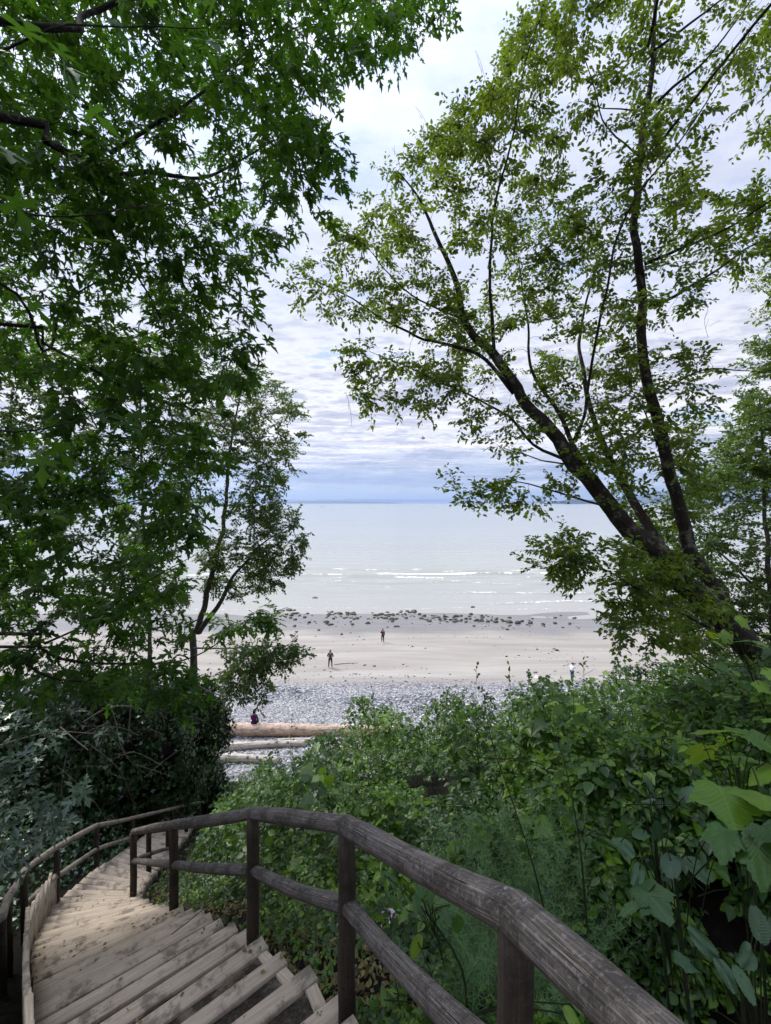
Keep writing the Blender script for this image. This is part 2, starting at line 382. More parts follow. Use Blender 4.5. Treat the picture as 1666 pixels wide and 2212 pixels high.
def watermat():
    m, t = newmat('sea_water'); g = t.new('ShaderNodeTexCoord'); o = g.outputs['Object']
    sp = t.new('ShaderNodeSeparateXYZ', Vector=o); y = sp.outputs[1]
    a = t.noise(t.vmath('MULTIPLY', o, (0.35, 1.0, 1.0)), 0.9, 6, 0.6, 0.3); b = t.noise(t.vmath('MULTIPLY', o, (0.2, 1.0, 1.0)), 0.05, 5, 0.6)
    far = t.noise(t.vmath('MULTIPLY', o, (0.12, 1.0, 1.0)), 0.006, 5, 0.6)
    h = t.math('ADD', t.math('MULTIPLY', a, 0.10), t.math('MULTIPLY', b, 0.5))
    col = t.mix(t.step(y, 70.0, 100.0), (0.30, 0.29, 0.265), (0.29, 0.30, 0.27))
    col = t.mix(t.math('MULTIPLY', t.step(far, 0.4, 0.62), 0.5), col, (0.35, 0.36, 0.31))
    at = t.new('ShaderNodeAttribute', _attribute_name='rnd')
    fn = t.noise(t.vmath('MULTIPLY', o, (0.8, 1.6, 1.0)), 1.3, 6, 0.75)
    foam = t.math('MULTIPLY', t.step(t.math('ADD', at.outputs['Fac'], t.math('MULTIPLY', t.math('SUBTRACT', fn, 0.5), 2.6)), 0.40, 0.85), 0.85)
    col = t.mix(foam, col, (0.88, 0.88, 0.86))
    rough = t.math('ADD', 0.16, t.math('MULTIPLY', foam, 0.6))
    bb = finish(t, col, rough, t.bump(h, 0.5, 1.0), 0.5); bb.inputs['IOR'].default_value = 1.33; return m
M['water'] = watermat()

def broadmat(name, c0, c1, trans, tamt):
    m, t = newmat(name); at = t.new('ShaderNodeAttribute', _attribute_name='rnd'); uv = t.new('ShaderNodeUVMap')
    sp = t.new('ShaderNodeSeparateXYZ', Vector=uv.outputs[0]); x = t.math('ABSOLUTE', sp.outputs[0]); y = sp.outputs[1]
    s1 = t.math('SUBTRACT', t.math('MULTIPLY', y, 11.0), t.math('MULTIPLY', x, 9.0)); fr = t.math('ABSOLUTE', t.math('SUBTRACT', t.math('FRACT', s1), 0.5))
    side = t.math('SUBTRACT', 1.0, t.step(fr, 0.02, 0.09)); mid = t.math('SUBTRACT', 1.0, t.step(x, 0.006, 0.02)); vein = t.math('MAXIMUM', side, mid)
    g = t.new('ShaderNodeTexCoord'); n = t.noise(g.outputs['Object'], 30, 4, .6); bl = t.noise(g.outputs['Object'], 9, 3, .6)
    col = t.mix(at.outputs['Fac'], c0, c1); col = t.mix(t.math('MULTIPLY', t.step(bl, .35, .7), .35), col, tuple(k*.5 for k in c0)); col = t.mix(t.math('MULTIPLY', vein, .16), col, tuple(min(1, k*1.8+.02) for k in c1))
    nb = t.bump(t.math('ADD', t.math('MULTIPLY', fr, .9), n), .3, .006)
    b = t.new('ShaderNodeBsdfPrincipled'); t.set(b.inputs['Base Color'], col); b.inputs['Roughness'].default_value = .5; t.set(b.inputs['Normal'], nb)
    tr = t.new('ShaderNodeBsdfTranslucent'); t.set(tr.inputs[0], t.mix(.5, col, trans)); t.set(tr.inputs['Normal'], nb)
    mx = t.new('ShaderNodeMixShader'); mx.inputs[0].default_value = tamt; t.l.new(b.outputs[0], mx.inputs[1]); t.l.new(tr.outputs[0], mx.inputs[2])
    o = t.new('ShaderNodeOutputMaterial'); t.l.new(mx.outputs[0], o.inputs[0]); return m
M['lime'] = broadmat('broad_leaf', (0.05, 0.13, 0.02), (0.15, 0.28, 0.02), (0.40, 0.55, 0.03), .42)
M['mid'] = broadmat('toothed_leaf', (0.02, 0.065, 0.015), (0.05, 0.135, 0.022), (0.2, 0.42, 0.04), .3)
M['blue'] = broadmat('dull_toothed_leaf', (0.022, 0.06, 0.025), (0.045, 0.105, 0.045), (0.1, 0.22, 0.06), .15)
def simple(name, c, rough=0.7, spec=0.3, scale=12.0, amt=0.25, bump=0.2):
    m, t = newmat(name); g = t.new('ShaderNodeTexCoord'); n = t.noise(g.outputs['Object'], scale, 5, 0.65)
    d = tuple(k*(1-amt) for k in c); e = tuple(min(1, k*(1+amt)) for k in c)
    finish(t, t.ramp(n, [(0.3, d), (0.7, e)]), rough, t.bump(n, bump, 0.01), spec); return m

def rockmat(name, c0, c1, weed):
    m, t = newmat(name); g = t.new('ShaderNodeTexCoord'); n = t.noise(g.outputs['Object'], 3.0, 6, 0.7); ge = t.new('ShaderNodeNewGeometry')
    up = t.new('ShaderNodeSeparateXYZ', Vector=ge.outputs['Normal']).outputs[2]
    col = t.mix(t.math('MULTIPLY', t.step(t.math('ADD', up, n), 0.9, 1.3), 0.8), t.ramp(n, [(0.3, c0), (0.7, c1)]), weed)
    finish(t, col, 0.6, t.bump(n, 0.8, 0.05), 0.4); return m
M['rock'] = rockmat('weedy_rock', (0.012, 0.011, 0.010), (0.04, 0.037, 0.03), (0.035, 0.04, 0.018))
M['rockpale'] = rockmat('pale_rock', (0.45, 0.43, 0.40), (0.60, 0.58, 0.55), (0.62, 0.60, 0.56))
def pebmat():
    m, t = newmat('pebbles'); a = t.new('ShaderNodeAttribute', _attribute_name='rnd')
    finish(t, t.ramp(a.outputs['Fac'], [(0, (0.04, 0.045, 0.06)), (0.3, (0.15, 0.16, 0.19)), (0.45, (0.33, 0.34, 0.36)), (0.72, (0.52, 0.51, 0.49)), (1, (0.74, 0.72, 0.68))]), 0.7, None, 0.3); return m
M['pebble'] = pebmat()
M['hill'] = simple('far_forest', (0.02, 0.035, 0.05), 0.95, 0.0, 0.002, 0.3)
M['snag'] = simple('dark_heartwood', (0.012, 0.010, 0.008), 0.95, 0.1, 3.0, 0.4)

# ------------------------------------------------------------------ stair geometry (steps k: top height -3.6-0.16k below the eye)
KR = np.array([(-14, .72, -.15), (-9, .32, 1.25), (-3, -.33, 2.75), (-2, -.56, 3.08), (-1, -.79, 3.37), (0, -1.02, 3.64), (4, -1.82, 4.51), (7, -2.37, 5.12),
               (12, -3.15, 6.0), (17.5, -4.02, 7.1), (23, -4.6, 8.4), (26, -4.85, 9.2), (30, -5.1, 10.5), (38, -5.8, 12.8), (50, -6.9, 16.2), (68, -8.6, 21.5)])
KL = np.array([(-14, -.75, -.35), (-9, -.91, .52), (-3, -1.49, 1.88), (0, -2.12, 2.68), (4, -2.95, 3.65), (7, -3.54, 4.37),
               (12, -4.44, 5.48), (17.5, -5.3, 7.0), (23, -5.75, 8.72), (26, -5.92, 9.58), (30, -6.2, 10.8), (38, -6.9, 12.95), (50, -8.1, 16.5), (68, -9.8, 21.8)])
def Rt(k): return np.array([np.interp(k, KR[:, 0], KR[:, 1]), np.interp(k, KR[:, 0], KR[:, 2]), H-3.6-0.16*k])
def Lt(k): return np.array([np.interp(k, KL[:, 0], KL[:, 1]), np.interp(k, KL[:, 0], KL[:, 2]), H-3.6-0.16*k])
KS = np.arange(-14, 68.01, 0.5)
SR = np.array([Rt(k) for k in KS]); SL = np.array([Lt(k) for k in KS])

GY = [(-60, 0.6), (-20, 0.2), (-5, -.8), (0, -1.7), (1.3, -2.3), (3.7, -3.75), (5.2, -4.95), (7.2, -6.55), (9.2, -7.95), (10.5, -8.8), (13, -10.3), (18, -13.2),
      (22, -15.0), (24, -15.35), (26, -15.5), (31, -15.85), (37, -16.3), (44, -16.8), (54, -17.4), (66, -17.9), (72, -18.02), (90, -18.9), (150, -22), (400, -30)]
GY = np.array(GY)
def sstep(t): t = np.clip(t, 0, 1); return t*t*(3-2*t)
def ground(x, y):
    x = np.asarray(x, float); y = np.asarray(y, float)
    z = np.interp(y, GY[:, 0], GY[:, 1])
    xr = np.interp(y, KR[:, 2], KR[:, 1])+0.25; xl = np.interp(y, KL[:, 2], KL[:, 1])-0.25
    bm = np.interp(y, [-3, 0, 2, 4, 6, 10, 14, 19, 23.5], [0, .1, .2, .45, .7, .95, .85, .4, 0])
    z = z+(2.4+0.22*np.clip(x-1, 0, 12))*bm*sstep((x-xr)/4.4)-0.9*np.exp(-((x-1.9)/.8)**2-((y-2.4)/.8)**2)
    bl = np.interp(y, [-3, 0, 3, 8, 14, 20, 23.5], [.6, .6, .8, 1.0, .8, .4, 0])
    z = z+(1.5+0.2*np.clip(-6-x, 0, 12))*bl*sstep((xl-x)/4)
    z = z+(fbm(np.stack([x*.5, y*.5, 0*x], -1), 5, 3)-.5)*0.5*np.clip((23-y)/6, 0, 1)
    z = z+(fbm(np.stack([x*.07, y*.16, 0*x], -1), 9, 3)-.5)*0.5*np.clip((y-24)/6, 0, 1)*np.clip((75-y)/15, 0.15, 1)
    # cut the stair bench
    m = (y > -3) & (y < 24) & (np.abs(x+3.5) < 9)
    if m.any():
        q = np.stack([x[m], y[m]], -1); A = SR[:, :2]; B = SL[:, :2]; AB = B-A
        t = np.clip(((q[:, None]-A)*AB).sum(-1)/(AB*AB).sum(-1), 0, 1)
        dd = np.linalg.norm(q[:, None]-(A+t[..., None]*AB), axis=-1)
        ww = np.exp(-(dd/0.18)**2)+1e-12*np.exp(-dd); zz = (ww*(SR[:, 2]-H)).sum(1)/ww.sum(1); dm = dd.min(1)
        k = 1-sstep((dm-0.1)/1.1)
        z[m] = z[m]*(1-k)+(zz-0.22)*k
    return z+H
def gz(x, y): return float(ground(np.array([x]), np.array([y]))[0])

# ------------------------------------------------------------------ land, beach, sea, far hills
def grid(name, xs, ys, mat, zf, rndf=None, kind='structure'):
    X, Y = np.meshgrid(xs, ys); Z = zf(X, Y)
    V = np.stack([X, Y, Z], -1).reshape(-1, 3); nx = len(xs)
    i = np.arange(len(ys)-1)[:, None]*nx+np.arange(nx-1)[None]
    Fq = np.stack([i, i+1, i+nx+1, i+nx], -1).reshape(-1, 4)
    o = mesh(name, V, Fq, mat, smooth=True, rnd=None if rndf is None else rndf(X, Y).ravel())
    return tag(o, kind=kind)
def spaced(a, b, near, s0, grow):
    out = [near]; s = s0
    while out[-1] < b: out.append(out[-1]+s); s *= grow
    out[-1] = b; s = s0; lo = [near]
    while lo[-1] > a: lo.append(lo[-1]-s); s *= grow
    lo[-1] = a; return np.array(sorted(set(lo+out)))
gx = np.concatenate([spaced(-220, -14, -14, 0.8, 1.15)[:-1], np.arange(-14, 14, 0.2), spaced(14, 220, 14, 0.8, 1.15)])
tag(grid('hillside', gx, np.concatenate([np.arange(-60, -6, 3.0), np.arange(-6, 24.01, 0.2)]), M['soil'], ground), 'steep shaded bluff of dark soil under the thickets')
tag(grid('beach', np.unique(np.concatenate([spaced(-600, 600, 0, 0.6, 1.03)])), np.concatenate([np.arange(24, 80, 0.4), np.arange(80, 200, 4.0)]), M['beach'], ground), 'wide sandy beach with a grey pebble band')

def swell(X, Y):
    z = 0*X
    amp = np.interp(Y, [70, 76, 95, 130, 250], [0.02, .06, .12, .10, .0])
    ph = (fbm(np.stack([X*.02, Y*.01, 0*X], -1), 21, 3)-.5)*16
    z += amp*np.sin((Y*0.75+ph))*1.0
    return z
CREST = [(117.0, 0.62, -34, 20, 31), (114.0, 0.66, 2, 60, 38), (108.5, 1.15, -48, 60, 32), (104.0, .66, -10, 50, 33), (86.0, 0.62, 14, 45, 34), (80.0, .55, 18, 60, 35), (99.0, .5, -40, 10, 45), (111.5, .55, -20, 45, 46), (93.0, .42, -25, 30, 37), (96.5, 0.40, -15, 70, 36)]
def wavez(X, Y):
    z = swell(X, Y)
    for yc, s, x0, x1, sd_ in CREST:
        c = yc+(fbm(np.stack([X*.03, 0*X, 0*X], -1), sd_, 3)-.5)*9
        wx = smooth(X, x0-14, x0+8)*(1-smooth(X, x1-8, x1+14))
        z = z+0.45*s*wx*np.exp(-((Y-c-0.4)/1.1)**2)
    return z
def foamf(X, Y):
    f = 0*X
    for yc, s, x0, x1, sd_ in CREST:
        c = yc+(fbm(np.stack([X*.03, 0*X, 0*X], -1), sd_, 3)-.5)*9
        wx = smooth(X, x0-14, x0+8)*(1-smooth(X, x1-8, x1+14))
        wid = 0.22+0.85*vnoise(np.stack([X*.25, 0*X, 0*X], -1), sd_+7)**1.5*(1-.45*(s > 1))
        patch = smooth(fbm(np.stack([X*.16, 0*X+3, 0*X], -1), sd_+3, 3), .36, .56)
        patch = np.maximum(patch, .42*(s > 1)); f = np.maximum(f, s*wx*patch*np.exp(-((Y-c)/wid)**2)*1.0)
    c = 73.2+(fbm(np.stack([X*.05, 0*X, 0*X], -1), 41, 4)-.5)*7
    return np.maximum(f, 0.38*np.exp(-((Y-c-1)/0.5)**2))
wx_ = np.unique(np.concatenate([np.arange(-75, 75.1, 0.5), spaced(-60000, -75, -75, 2, 1.3), spaced(75, 60000, 75, 2, 1.3)]))
wy_ = np.concatenate([np.arange(62, 125, 0.3), np.arange(125, 200, 2.0), spaced(200, 60000, 200, 10, 1.3)])
tag(grid('sea', wx_, wy_, M['water'], wavez, foamf), 'calm pale green sea with small breakers')

def ridge(name, d, u0, u1, pk, seed, depth=1500):
    us = np.linspace(u0, u1, 90); t = (us-u0)/(u1-u0)
    h = pk/F*d*(np.sin(np.pi*t)**0.6)*(0.55+0.7*fbm(np.stack([t*5, 0*t, 0*t], -1), seed, 4))
    x = (us-833)/F*d; rows = []
    for yy, hh in ((-depth, -4.0), (-depth*.5, .45), (0, 1), (depth*.6, .5), (depth*1.2, -4.0)):
        rows.append(np.stack([x, np.full_like(x, d+yy), h*hh if hh > 0 else np.full_like(x, hh)], -1))
    V = np.concatenate(rows); n = len(us); i = np.arange(4)[:, None]*n+np.arange(n-1)[None]
    return tag(mesh(name, V, np.stack([i, i+1, i+n+1, i+n], -1).reshape(-1, 4), M['hill'], smooth=True), kind='structure')
ridge('far_hills', 11000, 1188, 1330, 13, 3, 500)
ridge('far_hills', 20000, 1300, 2100, 46, 5, 3000)
ridge('far_hills', 26000, 560, 870, 6, 8, 1500)
ridge('far_hills', 26000, -700, 560, 12, 12, 1500)
ridge('far_hills', 26000, 1000, 1180, 5, 18, 1500)

# ------------------------------------------------------------------ stairs
st = thing('wooden_staircase', (0, 0, H-1.7), 'long curving flight of weathered timber steps filled with sand and soil', 'stairs')
def board(name, a, b, width_vec, th, mat, parent, rnd, zt):
    """plank from a to b (top surface height zt), width_vec horizontal, thickness th, lightly subdivided and warped"""
    a = np.array([a[0], a[1], zt]); b = np.array([b[0], b[1], zt]); wv = np.array([width_vec[0], width_vec[1], 0.0]); L = np.linalg.norm(b-a)
    n = 10; t = np.linspace(0, 1, n); V = []; UV = []; bv = 0.006; wl = np.linalg.norm(wv); wu = wv/wl
    prof = [(0, -th), (0, -bv), (bv, 0), (wl*.5, 0.0), (wl-bv, 0), (wl, -bv), (wl, -th)]
    sd_ = rnd*91.0
    for tt in t:
        c = a+(b-a)*tt
        for k, (pw, pz) in enumerate(prof):
            jit = (fbm(np.array([tt*4+sd_, k*.7, 1.0]), 3, 2)-.5)*0.008
            V.append(c+wu*(pw+jit)+np.array([0, 0, pz+jit*(1 if pz > -th else 0)])); UV.append((tt*L, pw+abs(pz)))
    m = len(prof); i = np.arange(n-1)[:, None]*m+np.arange(m)[None]; j = np.arange(n-1)[:, None]*m+((np.arange(m)+1) % m)[None]
    Fq = np.stack([i, j, j+m, i+m], -1).reshape(-1, 4)
    caps = np.array([list(range(m))[::-1], [(n-1)*m+k for k in range(m)]])
    return mesh(name, np.array(V), [Fq, caps], mat, parent, rnd=np.full(len(V), rnd), uv=np.array(UV))
fillV = []; fillF = []
for k in range(-14, 52):
    r = Rt(k); l = Lt(k); rp = Rt(k-1); lp = Lt(k-1); ax = unit((l-r)*np.array([1, 1, 0])); rn = random.random()
    up = unit(((rp+lp)-(r+l))*np.array([1, 1, 0])/2)         # uphill, horizontal
    nr = np.array([-ax[1], ax[0], 0.0]); nr = nr if nr@up > 0 else -nr
    e0 = random.uniform(-0.03, 0.05); e1 = random.uniform(-.02, .03)
    z = r[2]+random.uniform(-.008, .008)
    board('nosing_plank', r-ax*e0, l+ax*e1, nr*random.uniform(.115, .135), 0.155, M['plank'], st, rn, z)
    # soil behind the nosing plank, up to the one above, slightly dished
    n = 12; t = np.linspace(0.01, .99, n); A = r+(l-r)*t[:, None]+nr*0.10; B = rp+(lp-rp)*t[:, None]+nr*0.03
    for rr, q in enumerate((A, (A+B)/2, B)):
        zz = z-0.012-0.02*(rr == 0)+(fbm(np.stack([q[:, 0]*6, q[:, 1]*6, 0*t+k], -1), 4, 3)-.5)*0.035
        q[:, 2] = zz
    base = len(fillV)*0 + sum(len(a) for a in fillV)
    fillV += [A, (A+B)/2*np.array([1, 1, 1.0]), B]; i = np.arange(2)[:, None]*n+np.arange(n-1)[None]+base
    fillF.append(np.stack([i, i+1, i+n+1, i+n], -1).reshape(-1, 4))
    # side board on the right, lying between this plank and the one above
    if k < 14:
        s0 = r+nr*0.13-ax*(e0-.005); s1 = rp-ax*0.0+nr*0.0; s1 = s1-ax*0.01
        if (s1-s0)@nr > 0.05: board('side_board', s0+ax*0.01, s1, ax*0.085, 0.13, M['plank'], st, random.random(), z-0.006)
mesh('step_filling', np.concatenate(fillV), np.concatenate(fillF), M['fill'], st, smooth=True)
for k in range(-1, 18):
    a = Lt(k)+0; b = Lt(k+1)+0; ax = unit((Rt(k)-Lt(k))*np.array([1, 1, 0])); tv = unit((b-a)*np.array([1, 1, 0]))
    out = -ax; hgt = random.uniform(.24, .33)
    board('kerb_board', a+out*0.03-tv*0.04, b+out*0.03+tv*0.02, out*0.045, 0.5, M['plank'], st, random.uniform(.3, 1), a[2]+hgt)

# ------------------------------------------------------------------ round-log handrails
def fence(name, tops, label, r, mid_from, mid_to, postr, mat, midmat, plen, loc, wob=0.10):
    t = thing(name, loc, label, 'handrail')
    tops = [np.array(q, float) for q in tops]; n = len(tops)
    dirs = [unit(tops[i+1]-tops[i]) for i in range(n-1)]
    for i in range(n-1):
        a, b = tops[i], tops[i+1]; m = max(6, int(np.linalg.norm(b-a)/0.07))
        pts = a+(b-a)*np.linspace(0, 1, m)[:, None]
        bow = np.sin(np.pi*np.linspace(0, 1, m))[:, None]*np.array([0, 0, 1.0])*random.uniform(-.015, .012)
        pts = pts+bow
        n0 = unit(dirs[i]+(dirs[i-1] if i else dirs[i])); n1 = unit(dirs[i]+(dirs[i+1] if i < n-2 else dirs[i]))
        rr = r[i]*(1+0.05*np.sin(np.linspace(0, 7, m)+i)); 
        T = Tubes(); T.add(pts, rr, 20, True, wob, ends=((a+dirs[i]*0.002, n0), (b-dirs[i]*0.002, n1)), rnd=random.random())
        T.build('top_rail', mat, t)
    for i in range(n):
        q = tops[i]; g = min(gz(q[0], q[1]), q[2]-plen)-0.35
        zt = q[2]-(r[min(i, n-2)]*.55)
        T = Tubes(); T.add(np.stack([np.full(12, q[0]), np.full(12, q[1]), np.linspace(g, zt, 12)], 1)+RNG.normal(0, .002, (12, 3)), postr, 14, True, 0.06, rnd=random.random())
        T.build('post', M['post'], t)
    for i in range(mid_from, mid_to):
        a = tops[i]-np.array([0, 0, .48]); b = tops[i+1]-np.array([0, 0, .48]); d = unit(b-a); m = 12
        pts = (a+d*postr*.8)+((b-d*postr*.8)-(a+d*postr*.8))*np.linspace(0, 1, m)[:, None]
        pts += np.sin(np.pi*np.linspace(0, 1, m))[:, None]*np.array([0, 0, 1.0])*random.uniform(-.03, .02)
        T = Tubes(); T.add(pts, r[i]*np.linspace(.92, .8, m), 16, True, .12, rnd=random.random()); T.build('middle_rail', midmat, t)
    return t
def Z(x, y, z): return (x, y, H+z)
RT = [Z(1.02, -1.4, .05), Z(.74, -.15, -.56), Z(.381, 1.27, -1.2), Z(-.23, 2.6, -1.925), Z(-1.123, 3.69, -2.63), Z(-2.53, 5.2, -3.84), Z(-4.17, 7.2, -5.435), Z(-4.95, 9.1, -6.86), Z(-5.3, 10.6, -7.93), Z(-5.95, 13.0, -9.45), Z(-6.9, 15.8, -11.2)]
f1 = fence('log_handrail', RT, 'thick round-log handrail in the foreground curving down the right side of the steps', [.056, .056, .055, .052, .052, .046, .045, .045, .045, .045], 0, 9, .052, M['rail'], M['rail'], 1.05, Z(.38, 1.27, -2.3))
LT_ = [Z(-3.2, 3.25, -3.35), P(4, 1981, 4.5), P(18, 1938, 5.1), P(53, 1880, 6.0), P(123, 1830, 7.1), P(209, 1783, 8.8), P(287, 1767, 11.0), P(372, 1747, 13.2), P(432, 1733, 15.4)]
f2 = fence('log_handrail', LT_, 'thinner pale log handrail along the far left side of the steps', [.043]*8, 3, 6, .044, M['rail2'], M['rail2'], .95, (LT_[1][0], LT_[1][1], LT_[1][2]-1))
# nail heads on the joint nearest the camera
for (dx, s) in ((-0.035, -1), (0.035, 1)):
    q = np.array(RT[2]); d = unit(np.array(RT[2+(1 if s > 0 else -1)])-q); c = q+d*0.05; bm_ = bmesh.new()
    bmesh.ops.create_cone(bm_, cap_ends=True, segments=12, radius1=.0075, radius2=.007, depth=.004)
    me = bpy.data.meshes.new('nail'); bm_.to_mesh(me); bm_.free(); me.materials.append(M.setdefault('steel', simple('dull_steel', (.16, .16, .17), .5, .4)))
    o = bpy.data.objects.new('nail', me); COL.objects.link(o); o.parent = f1; o.location = Vector(c)-f1.location+Vector((0, 0, .0605)); 

# ------------------------------------------------------------------ leaves
def tri_template(outline, centre, fold=0.0, curl=0.0):
    o = np.array(outline, float); V = np.vstack([[centre[0], centre[1], 0], np.column_stack([o, np.zeros(len(o))])])
    V[:, 2] = fold*np.abs(V[:, 0])-curl*(V[:, 1]**2+V[:, 0]**2)
    n = len(o); Fc = np.array([[0, 1+i, 1+(i+1) % n] for i in range(n)]); return V, Fc
def maple_outline(detail=True):
    half = [(0.0, 0.0), (.08, -.05), (.34, -.16), (.17, .08), (.44, .10), (.68, .20), (.47, .27), (.56, .44), (.34, .36), (.10, .27), (.15, .55), (.34, .74), (.18, .72), (.13, .88), (0.0, 1.10)] if detail \
        else [(0, 0), (.26, -.1), (.2, .08), (.6, .2), (.34, .38), (.14, .3), (.3, .7), (0, 1.05)]
    o = half+[(-x, y) for x, y in half[1:-1]][::-1]
    return tri_template([(x, y) for x, y in o], (0, .2), .16, .22)
T_MAPLE = maple_outline(True); T_MAPLE_LO = maple_outline(False)
def oval(w=.28, fold=.25, curl=.12, serr=False):
    a = [(0, 0), (w*.75, .2), (w, .42), (w*.8, .68), (w*.3, .9), (0, 1.0)]
    V = []
    for x, y in a: V.append((x, y))
    o = a+[(-x, y) for x, y in a[1:-1]][::-1]; o = np.array(o)
    mid = np.array([(0, .2), (0, .42), (0, .68)])
    V = np.vstack([o, mid]); V3 = np.column_stack([V, fold*np.abs(V[:, 0])-curl*V[:, 1]**2])
    n = 10
    Fc = [(0, 1, 10), (1, 2, 11), (1, 11, 10), (2, 3, 12), (2, 12, 11), (3, 4, 12), (4, 5, 12), (0, 10, 9), (9, 10, 11), (9, 11, 8), (8, 11, 12), (8, 12, 7), (7, 12, 6), (6, 12, 5)]
    return V3, np.array(Fc)
T_OVAL = oval(.34)
T_OVAL_LO = (np.array([(0, 0, 0), (.34, .45, .06), (0, 1, -.1), (-.34, .45, .06), (0, .45, 0)]), np.array([(0, 1, 4), (1, 2, 4), (0, 4, 3), (4, 2, 3)]))
T_IVY = tri_template([(0, .1), (.32, 0), (.5, .3), (.28, .5), (.2, .6), (0, 1), (-.2, .6), (-.28, .5), (-.5, .3), (-.32, 0)], (0, .35), .1, .15)
def tri_leaf():
    V0, F0 = oval(.34, .18, .10); Vs = []; Fs = []; n = 0
    for ang, off, s in ((0, .35, .62), (68, .12, .5), (-68, .12, .5)):
        c, q = math.cos(R(ang)), math.sin(R(ang)); v = V0*s; v = v.copy(); x = v[:, 0]*c+v[:, 1]*q; y = -v[:, 0]*q+v[:, 1]*c; v[:, 0] = x; v[:, 1] = y+off
        Vs.append(v); Fs.append(F0+n); n += len(v)
    return np.vstack(Vs), np.vstack(Fs)
T_TRI = tri_leaf()
def tri_leaf_lo():
    V0, F0 = T_OVAL_LO; Vs = []; Fs = []; n = 0
    for ang, off, s in ((0, .35, .62), (68, .12, .5), (-68, .12, .5)):
        c, q = math.cos(R(ang)), math.sin(R(ang)); v = V0*s*np.array([1.2, 1, 1]); x = v[:, 0]*c+v[:, 1]*q; y = -v[:, 0]*q+v[:, 1]*c; v[:, 0] = x; v[:, 1] = y+off
        Vs.append(v); Fs.append(F0+n); n += len(v)
    return np.vstack(Vs), np.vstack(Fs)
T_TRI_LO = tri_leaf_lo()

def scatter(name, tpl, pos, dirv, nrm, size, mat, parent, rnd=None):
    TV, TF = tpl; n = len(pos); y = unit(dirv); z = unit(nrm-(nrm*y).sum(1, keepdims=True)*y); x = np.cross(y, z)
    s = np.asarray(size)[:, None, None]
    q = TV[None]*s*np.array([1, 1, 1.0])
    q[..., 0] *= RNG.uniform(.62, 1.08, (n, 1))
    V = pos[:, None]+q[..., 0:1]*x[:, None]+q[..., 1:2]*y[:, None]+q[..., 2:3]*z[:, None]*(RNG.uniform(.2, 3.2, (n, 1, 1)) if n > 400 else RNG.uniform(.5, 1.8, (n, 1, 1)))
    Fc = (TF[None]+(np.arange(n)*len(TV))[:, None, None]).reshape(-1, 3)
    if rnd is None: rnd = RNG.random(n)
    uv = np.tile(TV[:, :2], (n, 1)) if n < 400 else None
    return mesh(name, V.reshape(-1, 3), Fc, mat, parent, rnd=np.repeat(rnd, len(TV)), uv=uv, smooth=n < 400)

def inpoly(px, py, poly):
    poly = np.array(poly, float); ins = np.zeros(len(px), bool); j = len(poly)-1
    for i in range(len(poly)):
        xi, yi = poly[i]; xj, yj = poly[j]
        c = ((yi > py) != (yj > py)) & (px < (xj-xi)*(py-yi)/((yj-yi) if yj != yi else 1e-9)+xi); ins ^= c; j = i
    return ins
def sample(poly, d0, d1, n, thr=0.42, fs=0.9, seed=0, power=1.0):
    """points in the crown: directions inside an outline, depths spread through the crown's own thickness, clumped"""
    rg = np.random.default_rng(100+seed); poly = np.array(poly, float); lo = poly.min(0); hi = poly.max(0); out = []
    tot = 0
    while tot < n:
        m = n*4; u = rg.uniform(lo[0], hi[0], m); v = rg.uniform(lo[1], hi[1], m); d = d0+(d1-d0)*rg.random(m)**power
        ok = inpoly(u, v, poly); u, v, d = u[ok], v[ok], d[ok]
        p_ = np.stack([(u-833)/F*d, d, H-(v-V0)/F*d], 1); nz = fbm(p_*fs, seed+50, 3); p_ = p_[(nz+rg.uniform(-.05, .05, len(nz))) > thr]
        out.append(p_); tot += len(p_)
    return np.concatenate(out)[:n]

